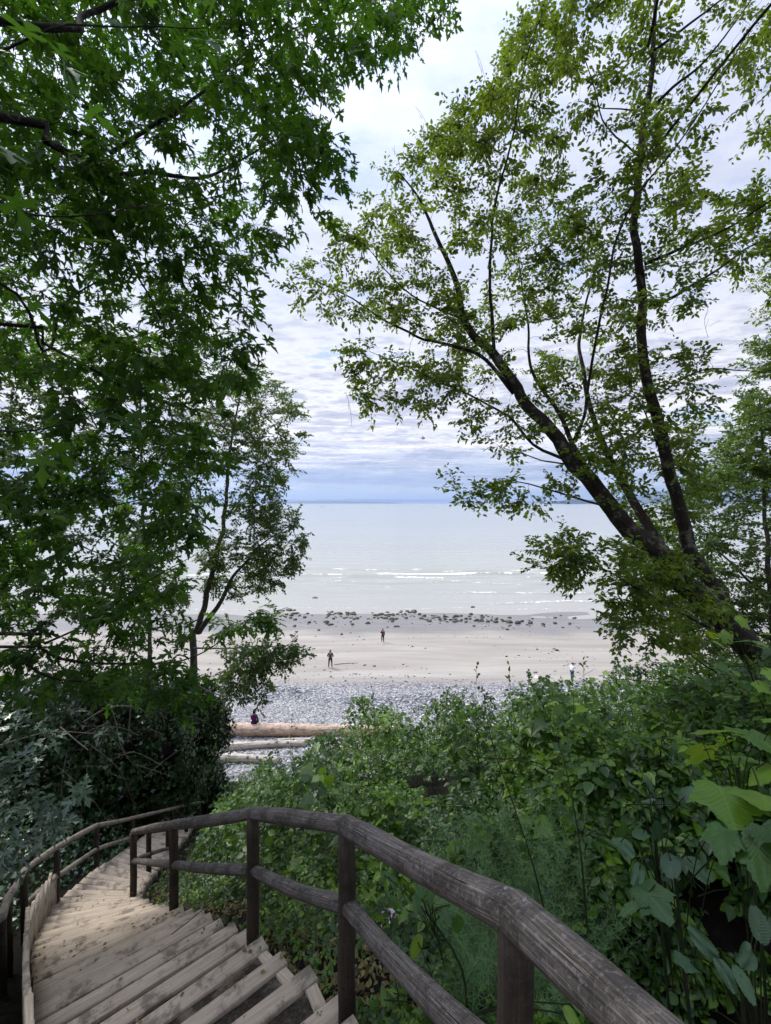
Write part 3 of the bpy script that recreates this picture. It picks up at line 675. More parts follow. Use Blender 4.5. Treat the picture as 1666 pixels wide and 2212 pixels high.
def grow(skels, att, rg, twig_r=.004, lift=.12, trunkside=14, maxr=.03):
    """skels: list of (points, r0, r1). Every target point is joined by a curved twig to the nearest wood already there."""
    T = Tubes(); nodes = []; plen = []; rad = []; dr = []
    for pts, r0, r1 in skels:
        q = spline(pts, .14); m = len(q); wob = np.stack([fbm(np.stack([q[:, 0]*1.6, q[:, 1]*1.6, q[:, 2]*1.6+k*9], -1), 60+k, 2)-.5 for k in range(3)], 1)
        w_ = np.sin(np.pi*np.linspace(0, 1, m))[:, None]; q = q+wob*w_*max(.12, r0*1.2)
        rr = r0+(r1-r0)*np.linspace(0, 1, m)**.8
        T.add(q, rr, trunkside if r0 > .05 else 7, True, .10 if r0 > .05 else 0)
        L = np.concatenate([[0], np.cumsum(np.linalg.norm(np.diff(q, axis=0), axis=1))])
        nodes.append(q); plen.append(L*.0); rad.append(rr); dr.append(unit(np.gradient(q, axis=0)))
    cap = sum(len(a) for a in nodes)+len(att)*9+10; N = np.zeros((cap, 3)); PL = np.zeros(cap); RA = np.zeros(cap); DR = np.zeros((cap, 3))
    n = 0
    for a, b, c, d in zip(nodes, plen, rad, dr): N[n:n+len(a)] = a; PL[n:n+len(a)] = b; RA[n:n+len(a)] = c; DR[n:n+len(a)] = d; n += len(a)
    near = np.array([np.min(((N[:n]-a)**2).sum(1)) for a in att]); order = np.argsort(near); ends = []; dirs = []
    for ai in order:
        a = att[ai]; dd = np.sqrt(((N[:n]-a)**2).sum(1)); j = int(np.argmin(dd+.25*PL[:n])); s = N[j]; dist = dd[j]
        if dist < .03: ends.append(a); dirs.append(DR[j]); continue
        m = int(min(8, max(3, dist/.12))); t = np.linspace(0, 1, m+1)[:, None]
        c = s+(DR[j]*.45+unit(a-s)*.35)*dist*.6+np.array([0, 0, lift*dist])
        q = (1-t)**2*s+2*t*(1-t)*c+t*t*a; q[1:-1] += rg.normal(0, .02*dist, (m-1, 3))
        r0 = min(RA[j]*.7, twig_r+.0045*dist, maxr); r0 = max(r0, twig_r*.7); rr = np.linspace(r0, twig_r*.5, m+1)
        T.add(q, rr, 5 if r0 > .012 else 4 if r0 > .007 else 3)
        tg = unit(np.gradient(q, axis=0)); k = m; N[n:n+k] = q[1:]; PL[n:n+k] = PL[j]+dist*np.linspace(0, 1, m+1)[1:]; RA[n:n+k] = rr[1:]; DR[n:n+k] = tg[1:]; n += k
        ends.append(a); dirs.append(unit(a-s)*.6+tg[-1]*.4)
    return T, np.array(ends), unit(np.array(dirs))

def sprays(ends, dirs, per, length, spread, size, rg, droop=.25, flat=.45, T=None, twig_r=.002, sub=3):
    """leaves set along small side twigs at every twig end"""
    n = len(ends); P_, D_, N_, S_ = [], [], [], []
    up = np.array([0, 0, 1.0])
    for k in range(sub):
        sd_ = unit(dirs*rg.uniform(.3, 1.0, (n, 1))+rg.normal(0, .65, (n, 3))*np.array([1, 1, .55]))
        if k == 0: sd_ = unit(dirs+rg.normal(0, .2, (n, 3)))
        base = ends-dirs*rg.uniform(0, length*.6, (n, 1)); Ls = length*rg.uniform(.5, 1.1, (n, 1)); tip = base+sd_*Ls-up*droop*Ls*.4
        if T is not None:
            for i in range(n): T.add(np.array([base[i], (base[i]+tip[i])/2+rg.normal(0, .01, 3)*length*3, tip[i]]), [twig_r, twig_r*.8, twig_r*.5], 3)
        m = per//sub
        for j in range(m):
            t = (j+rg.uniform(.2, .9, (n, 1)))/m; side = unit(np.cross(sd_, up+rg.normal(0, .2, (n, 3))))*(1 if j % 2 else -1)
            p_ = base+(tip-base)*t; d_ = unit(sd_*rg.uniform(.2, .9, (n, 1))+side*rg.uniform(.4, 1, (n, 1))-up*droop*rg.uniform(.2, 1.6, (n, 1))+rg.normal(0, .2, (n, 3)))
            P_.append(p_+d_*spread*rg.uniform(.3, 1, (n, 1))); D_.append(d_); N_.append(unit(up+rg.normal(0, flat, (n, 3)))); S_.append(size*rg.uniform(.6, 1.15, n))
    return np.concatenate(P_), np.concatenate(D_), np.concatenate(N_), np.concatenate(S_)
def clumprnd(p_, rg, fs=1.1, seed=3, a=.6):
    return np.clip((fbm(p_*fs, seed, 2)-.5)*1.8*a+.42+rg.normal(0, .2, len(p_)), 0, 1)

# ------------------------------------------------------------------ big-leaf maple on the left, its limbs reaching over the steps
rg = np.random.default_rng(11)
mb = np.array([-6.4, 2.2, gz(-6.4, 2.2)-.3])
def PP(*a): return [P(*q) for q in a]
trunk_top = np.array([-6.2, 2.6, H+7.5])
tr = [mb, np.array([-6.5, 2.3, H-2.0]), np.array([-6.4, 2.4, H+1.0]), np.array([-6.3, 2.5, H+4.0]), trunk_top]
def on(z): return np.array([np.interp(z+H, [q[2] for q in tr], [q[c] for q in tr]) for c in range(3)])
maple_sk = [(tr, .30, .10),
    ([on(1.2)]+PP((0, 255, 4.2), (100, 300, 4.3), (180, 340, 4.5), (240, 375, 4.8), (330, 372, 5.4), (450, 380, 6.2), (600, 300, 7.0)), .085, .008),
    (PP((180, 340, 4.5), (215, 430, 4.9), (250, 520, 5.3), (300, 610, 5.8), (355, 700, 6.3), (380, 790, 6.6)), .022, .007),
    (PP((240, 330, 4.6), (330, 270, 4.9), (410, 220, 5.3), (520, 130, 6.2), (650, 60, 7.0), (860, 40, 7.4)), .024, .005),
    ([on(.2)]+PP((0, 700, 4.6), (95, 740, 4.9), (190, 790, 5.2), (290, 850, 5.6), (400, 880, 6.1), (500, 900, 6.5)), .05, .006),
    ([on(-.4)]+PP((-60, 610, 4.8), (90, 760, 5.3), (140, 660, 5.8), (260, 600, 6.3), (480, 620, 7.0)), .035, .006),
    ([on(-1.6)]+PP((0, 1368, 4.6), (90, 1390, 4.9), (169, 1423, 5.2), (296, 1434, 5.7), (420, 1420, 6.2), (520, 1350, 6.6)), .045, .006),
    ([on(-1.8)]+PP((0, 1398, 4.2), (60, 1430, 4.4), (118, 1461, 4.7), (237, 1478, 5.2), (350, 1500, 5.6)), .04, .006),
    (PP((96, 1390, 4.9), (200, 1340, 5.2), (330, 1250, 5.6), (420, 1200, 6.1)), .014, .005),
    ([on(-.9)]+PP((-30, 1130, 4.8), (80, 1110, 5.1), (260, 1090, 5.5), (420, 1050, 6.0)), .025, .005),
    ([on(3.5)]+PP((60, 60, 3.6), (200, 20, 4.4), (420, -60, 5.2), (700, -80, 6.2), (900, -40, 7.0)), .05, .006),
    ([on(5)]+[np.array([-3.5, 3, H+6.5]), np.array([-1, 2.4, H+7.3]), np.array([1.2, 1.0, H+7.6])], .07, .01),
    ([on(5.5)]+[np.array([-4.5, .5, H+6.5]), np.array([-2.6, -1.5, H+7.2]), np.array([-.4, -3.2, H+7.4])], .07, .01),
    ([on(6.5)]+[np.array([-5, 4.5, H+8.5]), np.array([-3, 6, H+9.3])], .06, .01)]
A = [sample([(-200, -200), (980, -160), (955, 20), (905, 60), (850, 120), (790, 120), (745, 170), (715, 210), (690, 250), (735, 320), (735, 380), (690, 400), (650, 410), (630, 470), (585, 540), (530, 600), (530, 680), (565, 740), (500, 810), (-200, 810)], 4.2, 8.8, 840, .42, 1.5, 1),
     sample([(-200, 780), (520, 800), (560, 780), (500, 900), (470, 1000), (420, 1100), (430, 1200), (380, 1290), (400, 1400), (360, 1460), (200, 1490), (-200, 1480)], 4.4, 7.4, 290, .42, 1.5, 2),
     sample([(380, 1440), (440, 1460), (430, 1520), (300, 1510)], 5.2, 6.2, 8, .1, .9, 3),
     sample([(470, 1330), (590, 1325), (580, 1345), (480, 1370)], 6.0, 6.8, 8, .1, .9, 4)]
# unseen crown added over and behind the viewer to shade the steps
q = np.column_stack([rg.uniform(-6.5, 2.6, 230), rg.uniform(-5, 5.5, 230), H+rg.uniform(5.4, 8.6, 230)]); q = q[~((q[:, 1] > 0) & ((q[:, 2]-H)/np.maximum(q[:, 1], .01) < 1.35))]
A.append(q)
T, e, dr_ = grow(maple_sk, np.concatenate(A), rg, .004, .05, 14, .02)
p_, d_, n_, s_ = sprays(e, dr_, 21, .44, .09, .135, rg, .35, .42, T, .002, 3)
mt = thing('maple_tree', mb, 'big-leaf maple overhanging the steps from the left with dark lobed leaves', 'tree')
T.build('trunk', M['bark'], mt)
scatter('crown', T_MAPLE, p_, d_, n_, s_, M['maple'], mt, clumprnd(p_, rg))
nr_ = PP((60, 60, 2.2), (140, 110, 2.3), (150, 190, 2.5), (350, 60, 3.0), (450, 30, 3.2), (420, 110, 3.3), (250, 40, 3.0), (230, 930, 3.4), (190, 480, 3.0), (40, 330, 2.8), (80, 950, 3.0), (330, 830, 3.8), (560, 380, 4.2), (590, 420, 4.4), (20, 1090, 3.0), (30, 640, 2.9))
nr_ = np.array(nr_); k = 2; nr_ = np.repeat(nr_, k, 0)+rg.normal(0, .09, (len(nr_)*k, 3))
T2, e2, dr2 = grow([(PP((-120, 150, 2.6), (60, 90, 2.4), (200, 60, 2.6), (450, 60, 3.2)), .008, .003), (PP((-120, 900, 3.2), (90, 930, 3.1), (330, 830, 3.8)), .008, .003), (PP((-100, 400, 3.2), (200, 470, 3.0), (570, 400, 4.3)), .008, .003)], nr_, rg, .003)
T2.build('twigs', M['bark'], mt)
scatter('leaves', T_MAPLE, nr_, unit(rg.normal(0, .6, nr_.shape)+np.array([.5, .2, -.5])), unit(np.array([0, -.35, 1])+rg.normal(0, .35, nr_.shape)), rg.uniform(.16, .22, len(nr_)), M['maple'], mt, rg.uniform(.2, .75, len(nr_)))

# young maple with up-facing leaves at the foot of the left bank
rg = np.random.default_rng(12)
yb = np.array([-4.1, 3.9, gz(-4.1, 3.9)])
A = np.concatenate([sample([(-120, 1610), (150, 1650), (200, 1700), (170, 1760), (120, 1800), (60, 1860), (-120, 1860)], 3.9, 5.2, 26, .1, .9, 5), sample([(0, 1500), (200, 1490), (330, 1530), (250, 1600), (0, 1600)], 5.5, 7, 14, .2, .9, 6)])
yb = np.array([-4.9, 4.9, gz(-4.9, 4.9)-.1])
T, e, dr_ = grow([([yb, yb+[0, .1, .9], yb+[.1, .2, 1.7]], .02, .008), ([yb+[0, .1, .9], P(60, 1720, 4.6), P(150, 1690, 4.6)], .01, .004)], A, rg, .003, .1)
p_, d_, n_, s_ = sprays(e, dr_, 9, .22, .05, .15, rg, .2, .25, T, .002, 3)
yt = thing('young_maple', yb, 'young maple with grey-green sky-lit leaves at the left edge above the pale handrail', 'tree')
T.build('trunk', M['stem'], yt); scatter('crown', T_MAPLE, p_, d_, n_, s_, M['greyleaf'], yt)

# ------------------------------------------------------------------ leaning tree on the right
rg = np.random.default_rng(13)
rb = P(1740, 1560, 7.0); rb[2] = gz(rb[0], rb[1])-.2
sk = [([rb]+PP((1665, 1470, 6.9), (1590, 1375, 6.8), (1500, 1280, 6.8), (1420, 1195, 6.8), (1330, 1105, 6.9), (1262, 1010, 7.0), (1190, 930, 7.2), (1130, 868, 7.4), (1065, 775, 7.6), (1007, 693, 7.8), (975, 578, 8.0), (930, 480, 8.2), (898, 417, 8.3), (860, 370, 8.4)), .25, .010),
      ([rb+[.15, .15, 0]]+PP((1650, 1430, 7.2), (1560, 1300, 7.2), (1490, 1190, 7.2), (1462, 1080, 7.1), (1422, 930, 7.1), (1395, 800, 7.0), (1378, 600, 7.0), (1376, 450, 7.0), (1386, 300, 7.0), (1405, 150, 7.0), (1418, -10, 7.0), (1430, -160, 7.0)), .15, .018),
      (PP((1440, 1205, 6.9), (1345, 1045, 7.6), (1300, 950, 8.1), (1262, 830, 8.6), (1252, 740, 9), (1265, 660, 9.3), (1300, 540, 9.5)), .085, .012),
      (PP((1290, 1050, 7.0), (1240, 960, 7.2), (1200, 880, 7.5), (1150, 800, 7.9), (1140, 700, 8.3), (1120, 560, 8.7)), .05, .01),
      (PP((1068, 775, 7.6), (1064, 700, 7.5), (1059, 565, 7.5), (1078, 417, 7.4), (1110, 289, 7.3), (1129, 160, 7.2), (1160, 60, 7.1), (1200, -20, 7.0)), .035, .007),
      (PP((1110, 850, 7.5), (1033, 767, 7.6), (917, 732, 7.8), (821, 687, 8.1), (750, 640, 8.4), (690, 610, 8.6), (640, 600, 8.8)), .04, .005),
      (PP((1000, 690, 7.8), (930, 660, 7.7), (860, 610, 7.6), (800, 540, 7.6), (740, 500, 7.6)), .02, .004),
      (PP((1214, 990, 7.0), (1152, 961, 7.0), (1100, 900, 7.1), (1040, 870, 7.2), (976, 838, 7.3), (880, 790, 7.6), (800, 760, 7.9)), .028, .005),
      (PP((1225, 1003, 7.0), (1150, 990, 6.8), (1082, 966, 6.6)), .016, .005),
      (PP((1315, 1095, 6.9), (1255, 1078, 6.7), (1190, 1055, 6.5), (1120, 1045, 6.4), (1060, 1060, 6.4), (1000, 1078, 6.4)), .022, .003),
      (PP((1240, 950, 7.1), (1262, 900, 6.9), (1285, 760, 6.6), (1309, 642, 6.4), (1334, 513, 6.3), (1400, 400, 6.2), (1500, 260, 6.1), (1623, 60, 6.0)), .026, .006),
      (PP((1392, 571, 7.0), (1460, 540, 6.8), (1559, 501, 6.6), (1700, 410, 6.4)), .03, .010),
      (PP((1405, 661, 7.0), (1460, 640, 7.1), (1527, 597, 7.2), (1623, 533, 7.3), (1720, 525, 7.4)), .03, .008),
      (PP((1399, 244, 7.0), (1450, 190, 6.8), (1527, 128, 6.7), (1623, 0, 6.6)), .026, .008),
      (PP((1405, 115, 7.0), (1480, 60, 6.8), (1560, 0, 6.8), (1640, -60, 6.8)), .024, .006),
      (PP((1386, 240, 7.0), (1320, 232, 6.9), (1250, 218, 6.8)), .014, .004),
      (PP((1392, 350, 7.0), (1350, 310, 6.9), (1310, 270, 6.8), (1260, 120, 6.8), (1230, 40, 6.8)), .016, .004),
      (PP((1420, 960, 7.1), (1370, 860, 7), (1300, 880, 6.9), (1260, 930, 6.8)), .014, .005),
      (PP((1425, 850, 7.1), (1520, 800, 7), (1600, 800, 7), (1700, 810, 7)), .016, .005),
      (PP((1600, 1385, 6.8), (1480, 1330, 6.2), (1380, 1270, 6.0), (1260, 1210, 5.9), (1170, 1200, 5.8)), .03, .005),
      (PP((1700, 1560, 6.6), (1560, 1460, 6.2), (1420, 1360, 6.1), (1330, 1300, 6.0)), .022, .004)]
A = [sample([(600, 560), (700, 560), (715, 480), (790, 410), (860, 350), (900, 310), (960, 260), (1030, 200), (1080, 150), (1110, 40), (1180, -60), (1260, -60), (1220, 150), (1190, 260), (1230, 330), (1290, 420), (1330, 600), (1390, 800), (1330, 930), (1230, 930), (1130, 900), (1040, 800), (960, 830), (880, 800), (900, 700), (780, 680), (640, 690)], 6.7, 9.6, 560, .49, 1.5, 21),
     sample([(740, 750), (830, 740), (1000, 830), (1180, 900), (1200, 1010), (1100, 1000), (1030, 930), (900, 890), (770, 880)], 6.6, 8.2, 60, .40, 1.1, 22),
     sample([(1240, -80), (1750, -80), (1750, 320), (1600, 300), (1480, 330), (1500, 420), (1420, 520), (1440, 620), (1330, 760), (1290, 600), (1210, 540), (1240, 330), (1190, 200)], 5.8, 8.4, 215, .54, 1.5, 23),
     sample([(1420, 430), (1750, 360), (1750, 640), (1540, 640), (1500, 700), (1420, 700)], 6.2, 8.2, 85, .52, 1.2, 24),
     sample([(1330, 780), (1560, 740), (1540, 850), (1500, 960), (1560, 1100), (1400, 1180), (1340, 1100), (1240, 980)], 6.4, 8.8, 150, .42, 1.1, 25),
     sample([(1060, 1035), (1240, 1020), (1250, 1085), (1180, 1105), (1080, 1085)], 6.2, 6.9, 16, .1, 1.1, 26),
     sample([(975, 1040), (1050, 1050), (1010, 1110)], 6.3, 6.6, 5, .1, 1.1, 27),
     sample([(1130, 1200), (1180, 1140), (1260, 1150), (1340, 1180), (1480, 1210), (1580, 1330), (1480, 1330), (1420, 1320), (1300, 1260), (1200, 1260)], 5.5, 6.8, 85, .42, 1.5, 28),
     sample([(1300, 1300), (1450, 1300), (1520, 1420), (1420, 1400), (1320, 1380)], 5.5, 6.8, 26, .4, 1.3, 29)]
q = np.column_stack([rg.uniform(-.5, 8, 330), rg.uniform(-1.5, 6.5, 330), H+rg.uniform(4.0, 8.5, 330)]); q = q[((q[:, 2]-H)/np.maximum(q[:, 1], .01) > 1.35) | (q[:, 1] < 0)]  # more crown overhead, out of frame, added to shade the near right bank
A.append(q); sk.append(([P(1400, 100, 7.0), np.array([3.6, 5.2, H+7.4]), np.array([3.2, 3, H+7.6]), np.array([2.8, .5, H+7.2])], .024, .008)); sk.append(([P(1392, 350, 7.0), np.array([5.2, 5.0, H+6.6]), np.array([6.0, 2.6, H+6.2]), np.array([6.2, 0, H+5.6])], .024, .008))
A = np.concatenate(A)
T, e, dr_ = grow(sk, A, rg, .003, .08, 16, .014)
p_, d_, n_, s_ = sprays(e, dr_, 56, .38, .04, .080, rg, .15, .65, T, .0018, 4)
# bare dead twigs poking from its top
for (u, v, d) in [(545+400, 400, 8), (900, 300, 8), (935, 260, 8), (985, 250, 8), (870, 350, 8), (1050, 140, 7.4), (640, 610, 8.8), (760, 880, 7.6), (1530, 690, 7), (1480, 560, 7)]:
    a = P(u, v+40, d); b = P(u+rg.uniform(-40, 20), v-30, d); m = (a+b)/2+rg.normal(0, .05, 3); T.add(spline([a, m, b], .06), .003, 3)
    for j in range(3):
        c = a+(b-a)*rg.uniform(.3, .9); T.add(np.array([c, c+unit(rg.normal(0, 1, 3))*.16]), .0022, 3)
rt = thing('leaning_tree', rb, 'tall small-leaved tree on the right with forked dark trunks leaning left over the beach', 'tree')
T.build('trunk', M['bark'], rt)
scatter('crown', T_OVAL, p_, d_, n_, s_, M['cherry'], rt, clumprnd(p_, rg, 1.2, 5))

# ------------------------------------------------------------------ trees lower down the bluff
def backtree(name, label, base_uvd, skel, polys, seed, size, per, mat, bark, tpl=T_OVAL_LO, lenx=.5, rad=.012):
    rg = np.random.default_rng(seed); b = P(*base_uvd); b[2] = gz(b[0], b[1])-.3
    sk = [([b]+PP(*skel[0][0]), skel[0][1], skel[0][2])]+[(PP(*s[0]), s[1], s[2]) for s in skel[1:]]
    A = np.concatenate([sample(pl, d0, d1, n, thr, .7, seed+i) for i, (pl, d0, d1, n, thr) in enumerate(polys)])
    T, e, dr_ = grow(sk, A, rg, .004, .08, 10, .02); p_, d_, n_, s_ = sprays(e, dr_, per, lenx, .05, size, rg, .15, .7, T, .0025, 4)
    t = thing(name, b, label, 'tree'); T.build('trunk', bark, t); scatter('crown', tpl, p_, d_, n_, s_, mat, t, clumprnd(p_, rg, .6, seed)); return t
backtree('forked_tree', 'tree with a pale forked trunk standing beside the beach left of the opening', (418, 1500, 17.96),
    [([(418, 1400, 17.96), (428, 1360, 17.96), (445, 1290, 17.96), (462, 1220, 17.96), (480, 1150, 18.09), (490, 1050, 18.35), (500, 950, 18.62), (520, 850, 18.89)], .23, .03),
     ([(430, 1365, 17.96), (455, 1330, 17.69), (482, 1290, 17.56), (510, 1240, 17.56), (560, 1180, 17.56), (620, 1140, 17.56)], .13, .014),
     ([(462, 1220, 17.96), (440, 1160, 18.09), (415, 1080, 18.35), (390, 980, 18.62)], .05, .01),
     ([(488, 1120, 18.09), (540, 1050, 18.09), (590, 960, 18.09), (620, 900, 18.09)], .035, .008),
     ([(418, 1400, 17.82), (500, 1400, 16.76), (580, 1395, 15.96), (660, 1415, 15.43)], .04, .006)],
    [([(420, 830), (560, 800), (610, 830), (645, 880), (655, 940), (640, 1020), (600, 1070), (640, 1110), (600, 1130), (500, 1130), (400, 1100)], 17.02, 20.22, 290, .42),
     ([(520, 1130), (640, 1120), (668, 1170), (650, 1215), (600, 1270), (520, 1290), (440, 1280), (420, 1180)], 16.76, 18.89, 150, .46),
     ([(560, 1390), (655, 1392), (660, 1420), (600, 1435), (570, 1425)], 15.16, 16.76, 22, .2), ([(480, 1400), (580, 1400), (600, 1480), (570, 1530), (480, 1510)], 15.43, 17.29, 60, .4)],
    41, .14, 76, M['alder'], M['bark2'], T_OVAL_LO, .65)
backtree('slender_tree', 'slender straight-trunked tree seen through the maple leaves at far left', (330, 1560, 15.5),
    [([(325, 1420, 15.5), (318, 1250, 15.5), (310, 1100, 15.5), (305, 950, 15.5), (302, 800, 15.5), (300, 700, 15.5)], .11, .02),
     ([(308, 1050, 15.5), (240, 980, 15.5), (150, 900, 15.5), (60, 860, 15.5)], .04, .008), ([(312, 1150, 15.5), (380, 1080, 15.6), (430, 1000, 15.8)], .03, .008),
     ([(318, 1250, 15.5), (220, 1200, 15), (100, 1150, 15)], .04, .008)],
    [([(-60, 720), (420, 720), (430, 900), (420, 1100), (300, 1100), (-60, 1100)], 14.2, 17.2, 430, .40), ([(-60, 1100), (400, 1100), (400, 1300), (200, 1330), (-60, 1340)], 14, 16.5, 260, .40)],
    44, .13, 96, M['alder'], M['bark2'])
backtree('shore_tree', 'lighter green bushy tree behind the dark trunks at the right edge', (1680, 1560, 12.5),
    [([(1672, 1400, 12.5), (1660, 1200, 12.5), (1650, 1000, 12.5), (1640, 850, 12.5)], .12, .02), ([(1665, 1300, 12.5), (1560, 1200, 12.5), (1460, 1120, 12.6)], .05, .01),
     ([(1668, 1380, 12.5), (1560, 1340, 12), (1440, 1300, 12)], .05, .01), ([(1655, 1100, 12.5), (1560, 1050, 12.6), (1500, 980, 12.8)], .03, .008)],
    [([(1600, 780), (1660, 720), (1760, 740), (1760, 1050), (1520, 1050), (1560, 950), (1600, 900)], 11.5, 14, 240, .38), ([(1480, 1010), (1760, 1010), (1760, 1450), (1560, 1450), (1440, 1400), (1360, 1300), (1330, 1180), (1440, 1100)], 11, 14.5, 560, .36)],
    47, .12, 70, M['alder'], M['bark2'])
backtree('distant_tree', 'thin treetop with drooping sprays showing at the upper right edge', (1790, 1500, 12),
    [([(1780, 1200, 11), (1770, 900, 10.5), (1750, 700, 10.3)], .1, .02), ([(1752, 720, 10.4), (1690, 660, 10.2), (1640, 620, 10.2)], .02, .005)],
    [([(1620, 590), (1700, 560), (1700, 720), (1640, 690)], 9.8, 10.8, 16, .3)], 53, .09, 50, M['cherry'], M['bark2'])

# ------------------------------------------------------------------ ivy-covered snag and dead branches on the left bank
rg = np.random.default_rng(61)
def blob(c, r, n, seed, amp=.35):
    v = unit(rg.normal(0, 1, (n, 3))); s = 1+amp*(fbm(v*2.2+seed, seed, 4)-.5)*2; return c+v*np.array(r)*s[:, None], v
def coreblob(name, cs, mat, parent):
    bm = bmesh.new()
    for c, r in cs:
        k = bmesh.ops.create_icosphere(bm, subdivisions=4, radius=1)['verts']
        for v in k:
            q = np.array(v.co); s = .66*(1+.62*(float(fbm(q*2.2+5, 5, 3))-.5)*2); v.co = Vector(c+q*np.array(r)*s)-parent.location
    me = bpy.data.meshes.new(name); bm.to_mesh(me); bm.free(); me.materials.append(mat); o = bpy.data.objects.new(name, me); COL.objects.link(o); o.parent = parent; return o
sb = P(290, 1800, 14.2); sb[2] = gz(sb[0], sb[1])-.2
sn = thing('ivy_covered_snag', sb, 'dark ivy-smothered stump and thicket rising behind the pale handrail on the left', 'shrub')
cs = [(P(290, 1640, 14.2), (2.2, 1.4, 2.2)), (P(140, 1620, 12.8), (2.0, 1.4, 2.0)), (P(420, 1640, 17.5), (1.0, 1.0, 3.0)), (P(350, 1660, 16.0), (1.3, 1.0, 2.6)), (P(0, 1620, 11.2), (1.9, 1.3, 2.0)), (P(380, 1540, 17.0), (1.7, 1.2, 1.1)), (P(447, 1575, 16.8), (.75, .7, .9)), (P(440, 1705, 16.4), (.75, .5, .8)), (P(250, 1500, 15.5), (1.4, 1.0, .8))]
coreblob('woody_core', cs, M['snag'], sn)
pp = []; nn = []
for i, (c, r) in enumerate(cs):
    a, b = blob(c, r, 9000, 5, .62); a = a+b*rg.uniform(-.28, .22, (len(a), 1)); pp.append(a); nn.append(b)
pp = np.concatenate(pp); nn = np.concatenate(nn); keep = (fbm(pp*1.3, 77, 3) > .38) & (nn[:, 1] < .4); pp = pp[keep]; nn = nn[keep]
scatter('ivy', T_IVY, pp, unit(np.array([0, 0, -1.0])+rg.normal(0, .5, pp.shape)), unit(nn+rg.normal(0, .35, pp.shape)+[0, 0, .3]), rg.uniform(.08, .16, len(pp)), M['ivy'], sn, clumprnd(pp, rg, 1.0, 9))
T = Tubes()
for k in range(30):
    a = P(rg.uniform(20, 420), rg.uniform(1500, 1680), rg.uniform(10.6, 12.2)); d = unit(np.array([rg.normal(0, 1), rg.normal(0, .4), rg.normal(-.25, .6)])); L = rg.uniform(.6, 2.1)
    b = a+d*L*.5+rg.normal(0, .07, 3); c = a+d*L+np.array([0, 0, -.15*L])+rg.normal(0, .1, 3); q = spline([a, b, c], .08); T.add(q, np.linspace(.009, .003, len(q)), 4)
    for j in range(4):
        s = q[rg.integers(1, len(q))]; e_ = s+unit(d+rg.normal(0, .8, 3))*rg.uniform(.15, .4); T.add(spline([s, (s+e_)/2+rg.normal(0, .03, 3), e_], .08), .0028, 3)
for line in [[(445, 1470, 8.0), (500, 1497, 7.9), (560, 1510, 7.9), (575, 1530, 7.9)], [(215, 1540, 7.4), (237, 1528, 7.3), (250, 1560, 7.3), (258, 1600, 7.3), (270, 1625, 7.3)], [(180, 1560, 7.3), (237, 1528, 7.3), (300, 1530, 7.4), (330, 1560, 7.5)], [(0, 1610, 6.8), (60, 1592, 6.8), (120, 1580, 7.0), (240, 1588, 7.2)], [(130, 1570, 7.2), (165, 1600, 7.1), (190, 1620, 7.0)]]:
    L = spline(PP(*[(u*.92 if u > 400 else u, v, d*1.45) for u, v, d in line]), .06); T.add(L, np.linspace(.020, .008, len(L)), 5)
T.build('dead_branches', M['twig'], sn)

TT0 = tri_template([(0, 0), (.2, -.14), (.42, -.02), (.36, .12), (.60, .26), (.44, .38), (.46, .56), (.26, .56), (.16, .78), (0, 1.0), (-.16, .78), (-.26, .56), (-.46, .56), (-.44, .38), (-.60, .26), (-.36, .12), (-.42, -.02), (-.2, -.14)], (0, .3), .14, .14)
# ------------------------------------------------------------------ ground-hugging thickets
def thicket(name, label, n, region, hfun, tpl, size, mat, seed, topbias=2.2, flat=.55, margin=1.25, fs=.8, thr=.0):
    rg = np.random.default_rng(seed); P_ = []; tot = 0
    (x0, x1), (y0, y1) = region
    while tot < n:
        m = n*3; y = y0*(y1/y0)**rg.random(m) if y0 > 0 else rg.uniform(y0, y1, m)
        x = rg.uniform(-1, 1, m)*y*.95*margin; ok = (x > x0) & (x < x1); x, y = x[ok], y[ok]
        xr = np.interp(y, KR[:, 2], KR[:, 1]); xl = np.interp(y, KL[:, 2], KL[:, 1])
        h = hfun(x, y, xr, xl); g = ground(x, y); t = 1-rg.random(len(x))**topbias
        t = np.where(rg.random(len(x)) < .75, 1-rg.random(len(x))**2.2*.5, t)
        z = g+h*t*(.75+.5*fbm(np.stack([x*1.6, y*1.6, 0*x], -1), seed, 3)); q = np.stack([x, y, z], 1)
        ok = (h > .05) & (fbm(q*fs, seed+1, 3) > thr); v = V0+(H-z)/y*F; ok &= v < 2212*1.12; q = q[ok]; P_.append(q); tot += len(q)
    q = np.concatenate(P_)[:n]; far = q[:, 1]
    d = unit(rg.normal(0, 1, q.shape)*np.array([1, 1, .25])+np.array([0, -.4, -.25])); nn = unit(np.array([0, -.25, 1.0])+rg.normal(0, flat, q.shape))
    return q, d, nn, rg
def hright(x, y, xr, xl):
    t = x-xr; edge = smooth(t, .25, 1.6)
    base = np.interp(y, [1, 2.2, 4, 8, 12, 16, 20, 25.5], [.35, .6, .95, 1.35, 1.4, 1.4, 1.2, .7])
    edge = np.maximum(edge, smooth(y, 16.6, 18)*smooth(t, -4.5, -3.5)); cut = 1-.85*np.exp(-(((x-1.05)/.62)**2+((y-3.15)/.85)**2)**2)-.93*np.exp(-(((x-2.15)/1.0)**2+((y-2.1)/1.05)**2)**3)
    nz = fbm(np.stack([x*1.1, y*1.1, 0*x], -1), 33, 3); n2 = 1-np.abs(fbm(np.stack([x*1.0+7, y*1.0, 0*x], -1), 35, 2)-.5)*4; return base*edge*np.clip(cut, .05, 1)*(.22+.95*smooth(nz, .32, .68)*(1-.35*np.clip(n2, 0, 1)))
q, d, nn, rg = thicket('', '', 52000, ((-9, 18), (1.6, 25.5)), hright, T_TRI, .1, None, 71, flat=.42, fs=1.3, thr=.41)
